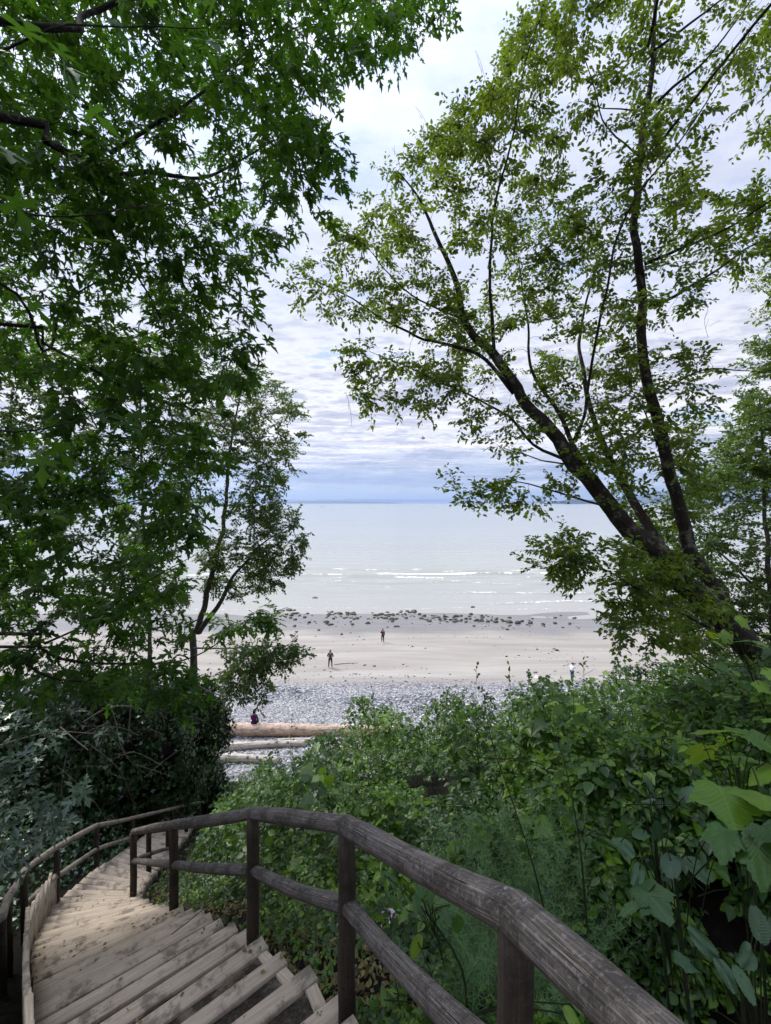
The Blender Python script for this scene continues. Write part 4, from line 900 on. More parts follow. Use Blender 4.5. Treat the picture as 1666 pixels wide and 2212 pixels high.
# keep the near, shaded belt under the rail thinner and the slope beyond full
sz = (.065+.10*rg.random(len(q))**2.2)*(1+.5*smooth(fbm(q*.9, 55, 2), .5, .75)); lo = q[:, 1] > 7
th = thing('bramble_thicket', (2, 8, gz(2, 8)), 'dense green bramble thicket covering the slope right of the steps', 'shrub', kind='stuff')
scatter('leaves', T_TRI, q[~lo], d[~lo], nn[~lo], sz[~lo], M['bramble'], th, clumprnd(q[~lo], rg, .7, 8, .8))
scatter('leaves', T_TRI_LO, q[lo], d[lo], nn[lo], sz[lo]*1.25, M['bramble'], th, clumprnd(q[lo], rg, .7, 8, .8))
T = Tubes()
for k in range(420):
    y = 1.8*(18/1.8)**rg.random(); x = rg.uniform(-.7, 1.1)*y; xr = np.interp(y, KR[:, 2], KR[:, 1])
    if x < xr+.4: continue
    g = gz(x, y); h = float(hright(np.array([x]), np.array([y]), np.array([xr]), None)[0])*rg.uniform(.8, 1.15); a = np.array([x, y, g]); l = rg.normal(0, .5, 2)
    T.add(spline([a, a+[l[0]*.3, l[1]*.3, h*.8], a+[l[0], l[1], h*.85]], .15), .004, 3)
# leafy tips pushing up out of the thicket
ends = []; 
for k in range(520):
    y = 2.6*(15/2.6)**rg.random(); x = rg.uniform(-.75, 1.05)*y; xr = np.interp(y, KR[:, 2], KR[:, 1]); h = float(hright(np.array([x]), np.array([y]), np.array([xr]), None)[0])
    if x < xr+.7 or h < .35: continue
    g = gz(x, y)+h*.75; a = np.array([x, y, g]); L = rg.uniform(.10, .42); b = a+np.array([rg.normal(0, .12), rg.normal(0, .12), L]); qq = spline([a, (a+b)/2+rg.normal(0, .03, 3), b], .08); T.add(qq, .0035, 3)
    for j in range(9): ends.append(qq[int(rg.integers(0, len(qq)))]*.4+(a+(b-a)*rg.random())*.6)
    ends.append(b)
ends = np.array(ends); ne = len(ends)
scatter('leaves', T_OVAL, ends, unit(rg.normal(0, 1, (ne, 3))*[1, 1, .3]), unit(np.array([0, -.2, 1.0])+rg.normal(0, .45, (ne, 3))), rg.uniform(.06, .13, ne), M['bramble'], th, rg.uniform(.4, 1, ne))
T.build('canes', M['stem'], th)
# layered larger leaves of other plants mixed into the thicket, mostly to the right
bl = []
for k in range(2600):
    y = 2.6*(12/2.6)**rg.random(); x = rg.uniform(-.35, 1.1)*y; xr = np.interp(y, KR[:, 2], KR[:, 1])
    if x < xr+.8 or fbm(np.array([[x*.7, y*.7, 3.0]]), 91, 2)[0] < .50-.08*np.clip(x/4, -1, 1): continue
    h = float(hright(np.array([x]), np.array([y]), np.array([xr]), None)[0])
    if h < .4 or (y < 3.4 and x > .9): continue
    bl.append((x, y, gz(x, y)+h*rg.uniform(.75, 1.08)+.03))
bl = np.array(bl); nb_ = len(bl)
scatter('leaves', TT0, bl, unit(rg.normal(0, 1, (nb_, 3))*[1, 1, .15]+[0, -.5, -.15]), unit(np.array([0, -.1, 1.0])+rg.normal(0, .25, (nb_, 3))), rg.uniform(.10, .19, nb_), M['bramble'], th, np.clip(rg.normal(.72, .25, nb_), 0, 1))

def hleft(x, y, xr, xl):
    t = xl-x; e1 = smooth(t, .35, 1.0)
    return np.interp(y, [1, 3, 6, 10, 16, 22], [.35, .4, .55, .8, 1.2, .8])*e1*(1+.1*np.clip(t, 0, 5))
q, d, nn, rg = thicket('', '', 17000, ((-22, -2), (2.5, 22)), hleft, T_IVY, .1, None, 72, 2.0, .5)
iv = tag(scatter('ivy_ground_cover', T_IVY, q, d, nn, rg.uniform(.06, .12, len(q)), M['ivy'], None, clumprnd(q, rg, .7, 12)), 'glossy dark ivy and low leaves carpeting the left bank', 'ground cover', kind='stuff')
# leaves creeping at the rail feet between stair and thicket
def hstrip(x, y, xr, xl):
    t = x-xr; return np.where((t > .12) & (t < 1.8), .16+.2*smooth(t, .3, 1.5), 0)
q, d, nn, rg = thicket('', '', 2600, ((-8, 3), (1.6, 14)), hstrip, T_TRI, .1, None, 73, 1.2, .6, thr=.42)
tag(scatter('creeping_brambles', T_TRI, q, d, nn, rg.uniform(.05, .10, len(q)), M['bramble'], None), 'low trailing bramble leaves under the foreground handrail', 'ground cover', kind='stuff')
q, d, nn, rg = thicket('', '', 5000, ((-8, 3), (1.6, 12)), lambda x, y, xr, xl: np.where((x-xr > .03) & (x-xr < 1.3), .07, 0), T_OVAL_LO, .1, None, 74, 1.0, .8)
tag(scatter('leaf_litter', T_OVAL_LO, q, d, nn, rg.uniform(.03, .07, len(q)), M['straw'], None), 'brown and straw-coloured leaf litter beside the steps', 'leaf litter', kind='stuff')
pl = []
for k in range(230):
    kk = rg.uniform(-4, 24); a = Rt(int(kk)); b = Lt(int(kk)); t_ = rg.beta(.5, .5); q0 = a+(b-a)*t_; q0[2] += .004; q0[:2] += unit((Rt(int(kk)-1)-a)[:2])*rg.uniform(.0, .1); pl.append(q0)
pl = np.array(pl); tag(scatter('fallen_leaves', T_OVAL, pl, unit(rg.normal(0, 1, pl.shape)*[1, 1, .03]), unit(np.array([0, 0, 1.0])+rg.normal(0, .15, pl.shape)), rg.uniform(.012, .05, len(pl)), M['straw'], None), 'small dry leaves and crumbs lying on the wooden treads', 'fallen leaves', kind='stuff')
T = Tubes()
for k in range(150):
    y = rg.uniform(2.3, 7.5); xr = np.interp(y, KR[:, 2], KR[:, 1]); x = xr+rg.uniform(.1, .9); a = np.array([x, y, gz(x, y)]); h = rg.uniform(.15, .55)
    b = a+np.array([rg.normal(0, .12), rg.normal(0, .12), h]); T.add(spline([a, (a+b)/2+rg.normal(0, .04, 3), b, b+rg.normal(0, .08, 3)], .08), .0022, 3)
tag(T.build('dead_stalks', M['twig'], None), 'thin dry stalks standing beside the steps under the handrail', 'dead stalks', kind='stuff')

# horsetails
rg = np.random.default_rng(81); SV = []; T = Tubes(); TV = []; 
def horsetail(base, h):
    lean = rg.normal(0, .24, 2); m = 12; zz = np.linspace(0, 1, m); q = base+np.stack([lean[0]*zz**2, lean[1]*zz**2, h*zz], 1); T.add(q, np.linspace(.003, .0012, m), 3, rnd=.2)
    nw = int(h/.05)
    for j in range(2, nw):
        t = j/nw; c = base+np.array([lean[0]*t*t, lean[1]*t*t, h*t]); nb = 8; a = np.arange(nb)*2*np.pi/nb+rg.uniform(0, 6); L = (.17*(1-t)**.7+.02)*rg.uniform(.35, 1.1, nb)
        d0 = np.stack([np.cos(a), np.sin(a), rg.uniform(-.1, .7, nb)], 1); mid = c+d0*L[:, None]*.55; tip = mid+np.stack([np.cos(a)*.4, np.sin(a)*.4, np.full(nb, .45)], 1)*L[:, None]*.5
        w_ = np.cross(d0, [0, 0, 1.0])*.0014
        TV.append(np.stack([c-w_, c+w_, mid+w_, mid-w_, tip], 1))
for k in range(210):
    u = rg.uniform(960, 1330); v = rg.uniform(1880, 2120); d = rg.uniform(2.3, 4.0); x = (u-833)/F*d; b = np.array([x, d, gz(x, d)]); horsetail(b, rg.uniform(.45, 1.0)*(1 if d > 2.8 else .75))
TVa = np.concatenate(TV); n = len(TVa); ht = thing('horsetail_patch', (1, 3, gz(1, 3)), 'feathery green horsetails crowded behind the foreground handrail', 'horsetails', kind='stuff')
i = np.arange(n)*5; mesh('needles', TVa.reshape(-1, 3), [np.stack([i, i+1, i+2, i+3], 1), np.stack([i+3, i+2, i+4], 1)], M['horsetail'], ht, rnd=np.repeat(rg.random(n), 5)); T.build('stems', M['horsetail'], ht)

# tall bramble shoots standing above the thicket
rg = np.random.default_rng(91)
def shoot(pts, label, n=26, size=.075, r=.006, mat='bramble', tpl=T_OVAL, cut=.0, group='tall bramble shoots above the thicket'):
    q = spline([P(*a) for a in pts], .04); b = q[0].copy()
    t = thing('bramble_shoot', b, label, 'shoot', group); T = Tubes(); T.add(q, np.linspace(r, r*.35, len(q)), 6); T.build('stem', M['stem'], t)
    k = rg.uniform(cut, 1, n); k[:4] = [.93, .96, .98, 1.0]; idx = (k*(len(q)-1)).astype(int); pos = q[idx]; tg = unit(np.gradient(q, axis=0))[idx]
    d = unit(rg.normal(0, 1, (n, 3))*[1, 1, .25]+tg*.5+[0, 0, .05]); d[:4] = unit(tg[:4]+rg.normal(0, .35, (4, 3))); sz = size*rg.uniform(.7, 1.2, n)*(1.1-.6*k); pos = pos+d*.02
    scatter('leaves', T_TRI if tpl is None else tpl, pos, d, unit(np.array([0, -.2, 1])+rg.normal(0, .5, (n, 3))), sz, M[mat], t); return t
shoot([(1200, 2085, 2.45), (1160, 1900, 2.5), (1110, 1740, 2.6), (1062, 1600, 2.8), (1045, 1500, 3.0)], 'long dark bramble cane slanting up past the horsetails', 22, .10, .0065, tpl=None)
shoot([(1268, 2000, 2.5), (1252, 1820, 2.55), (1220, 1650, 2.7), (1180, 1540, 2.9), (1140, 1460, 3.1)], 'long dark bramble cane right of the horsetails', 22, .10, .0065, tpl=None)
spots = [(1030, 1440, 5.2, 'beside the gap to the beach, tallest of the row'), (1100, 1440, 5.4, 'near the middle of the pebble band'), (1142, 1460, 5.2, 'leaning left toward the sand'), (1198, 1500, 5.4, 'with a forked tip below the white figure'), (1238, 1470, 4.6, 'rising right under the figure in white'), (1260, 1430, 4.8, 'just right of the figure in white'), (805, 1490, 6.0, 'leaning right over the pebbles'), (775, 1500, 6.4, 'at the left end of the pebble gap'), (925, 1530, 6.2, 'short, in the middle of the thicket edge'), (985, 1510, 5.8, 'short with pale buds'), (1330, 1420, 5.0, 'at the foot of the leaning tree'), (690, 1580, 7.0, 'standing in front of the driftwood log'), (630, 1550, 7.6, 'thin, in front of the seated figure'), (860, 1560, 6.4, 'between two taller shoots')]
for u, v, d, w_ in spots:
    du = rg.uniform(-10, 30)
    shoot([(u+du+20, v+330, d), (u+du+8, v+200, d), (u+du*.3, v+90, d), (u, v, d)], 'upright leafy bramble shoot '+w_, 34, .10, .005)

# broad-leaved plants at the right
def broad(name, label, base, targets, sizes, mat, seed, tpl=T_MAPLE, tilt=.3, face=(0, -.3, 1.0)):
    rg = np.random.default_rng(seed); b = P(*base); b[2] = gz(b[0], b[1]); t = thing(name, b, label, 'plant'); T = Tubes(); tg = np.array([P(*q) for q in targets]); top = tg.mean(0)
    T.add(spline([b, (b+top)/2+rg.normal(0, .05, 3), top-[0, 0, .08]], .08), .007, 6)
    for q in tg: T.add(spline([b+(top-b)*rg.uniform(.5, .9), (top+q)/2-[0, 0, .04], q], .06), .003, 4)
    T.build('stem', M['stem'], t); n = len(tg); d = unit((tg-top)*[1, 1, .3]+rg.normal(0, .25, (n, 3))+[0, -.15, -.1])
    scatter('leaves', tpl, tg-d*np.array(sizes)[:, None]*.3, d, unit(np.array(face)+rg.normal(0, tilt, (n, 3))), np.array(sizes), M[mat], t, rg.random(n)); return t
def T_THIMBLE():
    o = []
    half = [(0, 0), (.16, -.10), (.36, -.08), (.40, .08), (.62, .20), (.60, .34), (.46, .46), (.44, .60), (.30, .66), (.22, .82), (.08, .90), (0, 1.02)]
    o = half+[(-x, y) for x, y in half[1:-1]][::-1]; return tri_template(o, (0, .3), .16, .10)
def leaf_fine(lobes, teeth=26, inner=(.45, .8)):
    # outline with small teeth round a few broad lobes, with inner rings so that the blade can curve
    n = teeth*2; a = np.linspace(0, 2*np.pi, n, endpoint=False); r = np.interp(np.abs((a+np.pi) % (2*np.pi)-np.pi), np.radians([0, 22, 42, 62, 85, 105, 130, 150, 172, 180]), lobes); r = r*(1+.05*np.where(np.arange(n) % 2, 1, -1))
    rings = [np.stack([np.sin(a)*r*k, .36+np.cos(a)*r*k], 1) for k in inner+(1.0,)]; V = np.vstack([[(0, .36)]]+rings); x, y = V[:, 0], V[:, 1]
    z = .10*np.abs(x)-.22*(x**2+(y-.36)**2)+.035*np.sin(7*y+5*x)*np.hypot(x, y-.36)+.02*np.sin(16*x+3*y); V = np.column_stack([V, z]); F_ = [(0, 1+i, 1+(i+1) % n) for i in range(n)]
    for k in range(2):
        for i in range(n): a0 = 1+k*n+i; a1 = 1+k*n+(i+1) % n; F_ += [(a0, a0+n, a1), (a1, a0+n, a1+n)]
    return V, np.array(F_)
TT = leaf_fine([.66, .50, .42, .58, .40, .36, .46, .44, .40, .30]); T_OV = leaf_fine([.64, .56, .46, .40, .36, .35, .36, .38, .38, .36], 22); T_MS = T_MAPLE
broad('thimbleberry', 'thimbleberry with very large yellow-green leaves at the right edge', (1640, 1980, 2.5), [(1560, 1580, 2.4), (1640, 1600, 2.3), (1600, 1640, 2.5), (1700, 1560, 2.3), (1560, 1715, 1.7), (1650, 1720, 1.6), (1520, 1620, 2.8), (1480, 1600, 3.0), (1680, 1660, 2.2)], [.26, .28, .24, .3, .24, .28, .2, .18, .26], 'lime', 301, TT, .14, (0, .4, 1))
broad('thimbleberry', 'thimbleberry with broad mid-green leaves hanging low beside the dark hollow', (1520, 2100, 2.1), [(1560, 1800, 1.9), (1640, 1820, 1.8), (1350, 1810, 2.4), (1330, 1830, 2.4), (1400, 1930, 2.0), (1380, 1955, 2.0), (1660, 1790, 1.8), (1440, 1880, 2.2)], [.24, .26, .13, .10, .19, .16, .24, .12], 'mid', 302, TT, .16, (0, .45, 1))
broad('blackberry_plant', 'blackberry sprig with blue-grey toothed leaflets in the middle of the right bank', (1500, 2050, 2.3), [(1400, 1690, 2.3), (1370, 1700, 2.3), (1440, 1710, 2.2), (1400, 1730, 2.3), (1480, 1720, 2.3), (1390, 1800, 2.2), (1340, 1820, 2.2), (1420, 1805, 2.2), (1450, 1860, 2.1), (1380, 1880, 2.1), (1500, 1870, 2.1)], [.12]*11, 'blue', 303, T_OV, .3, (0, -.3, 1))
broad('blackberry_plant', 'blackberry stem with rounded grey leaflets against the black hollow at lower right', (1700, 2300, 1.5), [(1530, 2050, 1.5), (1490, 2080, 1.5), (1560, 2090, 1.45), (1640, 2010, 1.5), (1620, 2060, 1.45), (1600, 2110, 1.4), (1690, 1940, 1.6), (1660, 2000, 1.6)], [.10, .10, .09, .11, .10, .09, .12, .1], 'blue', 304, T_OV, .3, (0, -.7, 1))
broad('blackberry_plant', 'blackberry shoot with paired leaflets just behind the middle rail', (1010, 2300, 2.3), [(905, 1910, 2.5), (930, 1925, 2.5), (950, 1945, 2.4), (975, 1955, 2.4), (900, 1945, 2.5), (960, 1975, 2.4), (990, 1990, 2.4), (830, 1890, 2.7), (850, 1905, 2.7)], [.09]*9, 'mid', 305, T_OV, .3, (0, -.7, 1))
broad('broadleaf_weed', 'low weed with a single bright yellow-green leaf behind the lower rail', (905, 2300, 2.2), [(903, 2035, 2.3), (850, 2145, 2.3), (830, 2160, 2.3), (870, 2130, 2.3), (1230, 2190, 1.6), (1250, 2170, 1.6)], [.11, .08, .08, .07, .08, .08], 'lime', 306, T_OV, .3, (0, -1, .8))
broad('maple_sapling', 'sapling with bright green leaves hanging at the right edge in front of the leaning trunk', (1720, 1640, 4), [(1540, 1370, 4.2), (1570, 1380, 4.1), (1600, 1385, 4.0), (1640, 1390, 4.0), (1560, 1395, 4.0), (1620, 1430, 4.0), (1655, 1370, 3.9), (1600, 1340, 4.0), (1660, 1450, 3.8), (1640, 1480, 3.8)], [.14]*10, 'lime', 307, TT, .3)

# pale pink blossom sprig
fl = thing('bramble_blossom', P(843, 1985, 2.6), 'small sprig of pale pink bramble blossom behind the post', 'flowers'); M['petal'] = simple('petal', (.75, .62, .68), .6, .2)
c = P(843, 1975, 2.6); n = 16; a = c+rg.normal(0, .022, (n, 3)); scatter('petals', T_OVAL_LO, a, unit(rg.normal(0, 1, (n, 3))), unit(rg.normal(0, 1, (n, 3))+[0, -1, .5]), np.full(n, .022), M['petal'], fl)
T = Tubes(); T.add(spline([P(865, 2180, 2.5), P(850, 2080, 2.55), c], .05), .003, 4); T.build('stem', M['stem'], fl)
a = c+rg.normal(0, .03, (7, 3))-[0, 0, .06]; scatter('leaves', T_OVAL, a, unit(rg.normal(0, 1, (7, 3))+[0, 0, -.5]), unit(rg.normal(0, .4, (7, 3))+[0, -1, .5]), np.full(7, .07), M['bramble'], fl)

# ------------------------------------------------------------------ beach: pebbles, boulders, driftwood
rg = np.random.default_rng(201)
bm = bmesh.new(); bmesh.ops.create_icosphere(bm, subdivisions=1, radius=1); IV = np.array([v.co[:] for v in bm.verts]); IF = np.array([[v.index for v in f.verts] for f in bm.faces]); bm.free()
def stones(name, pos, size, mat, rnd, parent=None):
    n = len(pos); s = size[:, None]*rg.uniform(.6, 1.2, (n, 3))*np.array([1.15, 1, .62]); v = IV[None]*(1+rg.uniform(-.18, .18, (n, len(IV), 1)))*s[:, None]
    a = rg.uniform(0, 6.28, n); c, q = np.cos(a)[:, None], np.sin(a)[:, None]; x = v[..., 0]*c-v[..., 1]*q; y = v[..., 0]*q+v[..., 1]*c; v = np.stack([x, y, v[..., 2]], -1)+pos[:, None]
    return mesh(name, v.reshape(-1, 3), (IF[None]+(np.arange(n)*len(IV))[:, None, None]).reshape(-1, 3), mat, parent, rnd=np.repeat(rnd, len(IV)), smooth=True)
n = 36000; y = rg.uniform(25, 42.5, n); x = rg.uniform(-1.0, 1.0, n)*y*1.0; keep = rg.random(n) < np.where(y < 39+(fbm(np.stack([x*.2, 0*x, 0*x], -1), 5, 3)-.5)*3.2, 1, .05)
keep &= ~((y < 31.5) & (fbm(np.stack([x*.35, y*.7, 0*x], -1), 88, 3) > .55)); x, y = x[keep], y[keep]; nz = fbm(np.stack([x*.12, y*.5, 0*x], -1), 8, 3); big = smooth(nz, .35, .6)
sz = rg.uniform(.042, .095, len(x))*(.75+.6*big); gr = ground(x, y)
tag(stones('beach_pebbles', np.stack([x, y, gr+sz*.2], 1), sz, M['pebble'], np.clip(rg.beta(1.7, 1.7, len(x))*.8+.3*(1-big), 0, 1)), 'broad band of grey and white pebbles across the upper beach', 'pebbles', kind='stuff')
n2 = 1500; y2 = rg.uniform(39, 70, n2); x2 = rg.uniform(-.9, .9, n2)*y2; kp = fbm(np.stack([x2*.1, y2*.3, 0*x2], -1), 19, 3) > .50; x2, y2 = x2[kp], y2[kp]; s2 = rg.uniform(.03, .10, len(x2))*(1+rg.random(len(x2))**6*2)
tag(stones('scattered_stones', np.stack([x2, y2, ground(x2, y2)+s2*.1], 1), s2, M['pebble'], rg.uniform(0, .45, len(x2))), 'sparse small dark stones and shell bits strewn over the sand', 'stones', kind='stuff')
# boulders at the water's edge
def bouldermesh(seed):
    b = bmesh.new(); bmesh.ops.create_icosphere(b, subdivisions=3, radius=1)
    for v in b.verts:
        q = np.array(v.co); s = 1+.5*(float(fbm(q*1.3+seed*7, seed, 3))-.5)*2; v.co = Vector(q*s*np.array([1.25, .9, .52]))
    me = bpy.data.meshes.new('boulder'); b.to_mesh(me); b.free(); me.materials.append(M['rock'])
    for p in me.polygons: p.use_smooth = True
    return me
BM = [bouldermesh(s) for s in range(8)]
def dist_at(v):
    ds = np.linspace(20, 140, 1200); vv = V0+(H-np.maximum(ground(np.zeros(1200), ds), 0))/ds*F; return float(np.interp(v, vv[::-1], ds[::-1]))
def boulder(u, v, wpx, label, group=None, mat=None):
    d = dist_at(v); x = (u-833)/F*d; r = wpx/F*d/2.2; o = bpy.data.objects.new('boulder', BM[int(rg.integers(8))]); COL.objects.link(o)
    o.location = (x, d, max(gz(x, d), -.05)+r*.2); o.scale = (r, r, r*rg.uniform(.8, 1.15)); o.rotation_euler = (0, 0, rg.uniform(0, 6.28)); return tag(o, label, 'rock', group)
S = .5422
for sx_, sy_, ww, lb in [(1153, 2432, 28, 'largest rounded boulder at the left end of the rock band'), (1127, 2434, 20, 'rounded boulder just left of the largest one'), (1650, 2438, 26, 'squarish dark boulder on the seaward side of the rock band'), (1622, 2436, 17, 'small dark boulder beside the squarish one at the band\'s seaward side'), (1600, 2435, 14, 'small isolated boulder at the band\'s seaward edge'),
        (1255, 2384, 22, 'flat boulder awash in the shallows left of the rock band'), (1884, 2420, 18, 'dark boulder awash beyond the middle of the rock band'), (2028, 2476, 26, 'dark boulder on wet sand at the right end of the rock band'), (2064, 2480, 26, 'mossy boulder right beside the one ending the rock band'), (2114, 2480, 22, 'flat mossy rock rightmost of the three at the band\'s end'), (2021, 2505, 14, 'small rock alone on the sand nearer than the band\'s right end'),
        (2288, 2462, 14, 'small rock in the shallows far right'), (2212, 2460, 12, 'small rock at the water\'s edge right of the band'), (1302, 2477, 20, 'oval boulder on the wet sand below the band\'s left part'), (1232, 2478, 16, 'flat rock on the wet sand below the left end')]:
    boulder(sx_*S, sy_*S, ww*S, lb)
cl = [(1080, 1250, 2430, 2462, 22), (1300, 1425, 2438, 2464, 48), (1480, 1575, 2438, 2480, 34), (1560, 1700, 2440, 2466, 24), (1690, 1830, 2450, 2478, 40), (1830, 1990, 2445, 2478, 40), (1150, 1500, 2455, 2492, 20), (1500, 2300, 2465, 2500, 26), (2000, 2400, 2455, 2490, 10)]
for a, b, c, d, n in cl:
    for k in range(n):
        boulder(rg.uniform(a, b)*S, rg.uniform(c, d)*S, (5+13*rg.random()**1.6)*S, 'small dark weedy rock in the band at the water\'s edge', 'small weedy rocks along the water\'s edge')
o = boulder(2140*S, 2702*S, 26*S, 'pale flat boulder at the edge of the pebbles left of the figure in white'); me = o.data.copy(); me.materials.clear(); me.materials.append(M['rockpale']); o.data = me

def driftlog(label, a, b, r0, r1, mat, lift=0, knots=3):
    a = np.array([a[0], a[1], gz(*a)+r0*.75+lift]); b = np.array([b[0], b[1], gz(*b)+r1*.75+lift]); m = 40; t = np.linspace(0, 1, m)[:, None]
    pts = a+(b-a)*t+np.sin(np.pi*t)*np.array([0, .12, 0]); th = thing('driftwood_log', (a+b)/2-[0, 0, r0], label, 'log', 'driftwood logs on the upper beach')
    T = Tubes(); T.add(pts, np.linspace(r0, r1, m)*(1+.06*np.sin(np.linspace(0, 9, m))), 20, True, .12); T.build('log', mat, th)
    if knots:
        for k in range(knots):
            T = Tubes(); c = pts[int(rg.integers(4, 36))]; d = unit(np.array([rg.normal(0, .3), -.6, rg.uniform(.2, 1)])); T.add(np.array([c+d*r0*.6, c+d*(r0+.12)]), [.09, .06], 8, True)
            T.build('branch_stub', mat, th)
def G(u, v): d = dist_at(v); return ((u-833)/F*d, d)
driftlog('huge reddish driftwood log with a figure sitting on it', G(470, 1590), G(905, 1592), .42, .36, M['drift'])
driftlog('thin bleached log lying just in front of the big reddish log', G(600, 1604), G(860, 1600), .12, .09, M['drift2'])
driftlog('pale peeled log with a rounded end, second nearest to the bluff', G(480, 1622), G(660, 1612), .24, .2, M['drift2'])
driftlog('bleached driftwood log nearest the foot of the bluff', G(470, 1645), G(600, 1650), .26, .22, M['drift2'])
driftlog('short tan log end showing through the brambles', G(700, 1630), G(800, 1622), .2, .2, M['drift'])
driftlog('slim pale stick lying on the sand beside the man in the dark cap', G(722, 1435), G(775, 1431), .05, .03, M['drift2'], 0, 0)

# ------------------------------------------------------------------ people
def bake(name, verts, edges, radii, mat, parent, root=0, sub=2, smoothit=True):
    me = bpy.data.meshes.new(name); me.from_pydata([tuple(v) for v in verts], edges, []); o = bpy.data.objects.new(name, me); COL.objects.link(o)
    m = o.modifiers.new('skin', 'SKIN'); m.use_smooth_shade = True; sv = me.skin_vertices[0].data
    for i, r in enumerate(radii):
        sv[i].radius = (r, r) if not isinstance(r, tuple) else r; sv[i].use_root = (i == root)
    s = o.modifiers.new('sub', 'SUBSURF'); s.levels = sub; s.render_levels = sub
    dg = bpy.context.evaluated_depsgraph_get(); ev = o.evaluated_get(dg); nm = bpy.data.meshes.new_from_object(ev); o.modifiers.clear(); o.data = nm; nm.name = name
    nm.materials.clear(); nm.materials.append(mat); o.parent = parent; return o

def person(loc, face, label, J, cols, extras=()):
    """J: joint positions (local, z up, facing +y) ; limbs bend only at the joints"""
    t = thing('person', loc, label, 'person'); t.rotation_euler = (0, 0, face)
    v, e, r = [], [], []
    def add(p, rad, par=None):
        v.append(np.array(p, float)); r.append(rad)
        if par is not None: e.append((par, len(v)-1))
        return len(v)-1
    pel = add(J['pelvis'], (.13, .10)); w_ = add(J['waist'], (.125, .09), pel); ch = add(J['chest'], (.155, .105), w_); nk = add(J['neck'], .055, ch)
    hd = np.array(J['head'], float); h0 = add(J['neck']+(hd-J['neck'])*.45, .062, nk); h1 = add(hd, (.083, .095), h0); add(hd+np.array(J.get('up', (0, 0, 1)))*.075, (.062, .07), h1)
    f = np.array(J.get('look', (0, 1, 0)), float); add(hd+f*.098-np.array([0, 0, .01]), .016, h1)         # nose
    sx_ = np.cross(f, [0, 0, 1.0])
    for s in (-1, 1): add(hd+sx_*s*.088, .016, h1)                                                   # ears
    for s, S_ in ((-1, 'l'), (1, 'r')):
        sh = add(J['sh'+S_], .062, ch); el = add(J['el'+S_], .046, sh); wr = add(J['wr'+S_], .030, el); d = unit(np.array(J['wr'+S_])-J['el'+S_]); pa = add(J['wr'+S_]+d*.05, (.034, .02), wr)
        lat = unit(np.cross(d, [0, 1.0, .3])); cu = np.array(J.get('curl', (0, .3, 0)))
        for k, L in enumerate((.075, .085, .08, .062)):
            o_ = lat*(k-1.5)*.019; a = add(J['wr'+S_]+d*.09+o_, .009, pa); b_ = add(J['wr'+S_]+d*(.09+L*.5)+o_+cu*.02, .008, a); add(J['wr'+S_]+d*(.09+L)+o_+cu*.06, .007, b_)
        a = add(J['wr'+S_]+d*.05-lat*.036+cu*.03, .010, pa); add(J['wr'+S_]+d*.09-lat*.05+cu*.06, .008, a)
        hp = add(J['hip'+S_], .092, pel); kn = add(J['kn'+S_], .060, hp); an = add(J['an'+S_], .040, kn); add(J['toe'+S_], .034, an)
    skin = M.setdefault('skin', simple('skin', (.48, .30, .22), .55, .4)); bake('body', v, e, r, skin, t)
    # jacket
    V = [J['pelvis']-np.array([0, 0, .0]), J['waist'], J['chest'], J['neck']-np.array([0, 0, .02])]; E = [(0, 1), (1, 2), (2, 3)]; RR = [(.165, .135), (.158, .125), (.185, .135), .072]
    for S_ in 'lr':
        k = len(V); V += [J['sh'+S_], J['el'+S_], J['wr'+S_]]; E += [(2, k), (k, k+1), (k+1, k+2)]; RR += [.082, .064, .045]
    bake('jacket', V, E, RR, cols[0], t, 0)
    V = [J['pelvis']]; E = []; RR = [(.145, .115)]
    for S_ in 'lr':
        k = len(V); V += [J['hip'+S_], J['kn'+S_], np.array(J['an'+S_])+[0, 0, .03]]; E += [(0, k), (k, k+1), (k+1, k+2)]; RR += [.108, .076, .06]
    bake('trousers', V, E, RR, cols[1], t, 0)
    for S_ in 'lr':
        a = np.array(J['an'+S_], float); b_ = np.array(J['toe'+S_], float); bake('shoe', [a+[0, 0, -.02], (a+b_)/2, b_], [(0, 1), (1, 2)], [.05, .048, .038], M['shoe'], t, 0, 1)
    u_ = unit(np.array(J.get('up', (0, 0, 1)), float)); bake('hair', [hd-f*.02+u_*.02-[0, 0, .02], hd-f*.02+u_*.075, hd-f*.045-u_*.03], [(0, 1), (0, 2)], [.10, .078, .075], cols[2], t, 0)
    for ex in extras: ex(t, J)
    return t
M['shoe'] = simple('shoe', (.03, .028, .03), .6); M['navy'] = simple('plum_fabric', (.075, .012, .07), .85, .2, 20); M['plum2'] = simple('near_black_plum_fabric', (.018, .006, .02), .85, .2, 20)
M['slate'] = simple('slate_fabric', (.06, .055, .075), .85, .2, 20); M['blackf'] = simple('black_fabric', (.008, .008, .011), .85, .2, 20); M['olive'] = simple('dark_olive_fabric', (.045, .045, .03), .85, .2, 20)
M['white'] = simple('white_fabric', (.78, .77, .78), .85, .2, 20, .06); M['denim'] = simple('denim', (.04, .075, .18), .85, .2, 30); M['hairb'] = simple('brown_hair', (.05, .025, .02), .7); M['hairg'] = simple('grey_knit', (.10, .11, .12), .8)
A3 = np.array
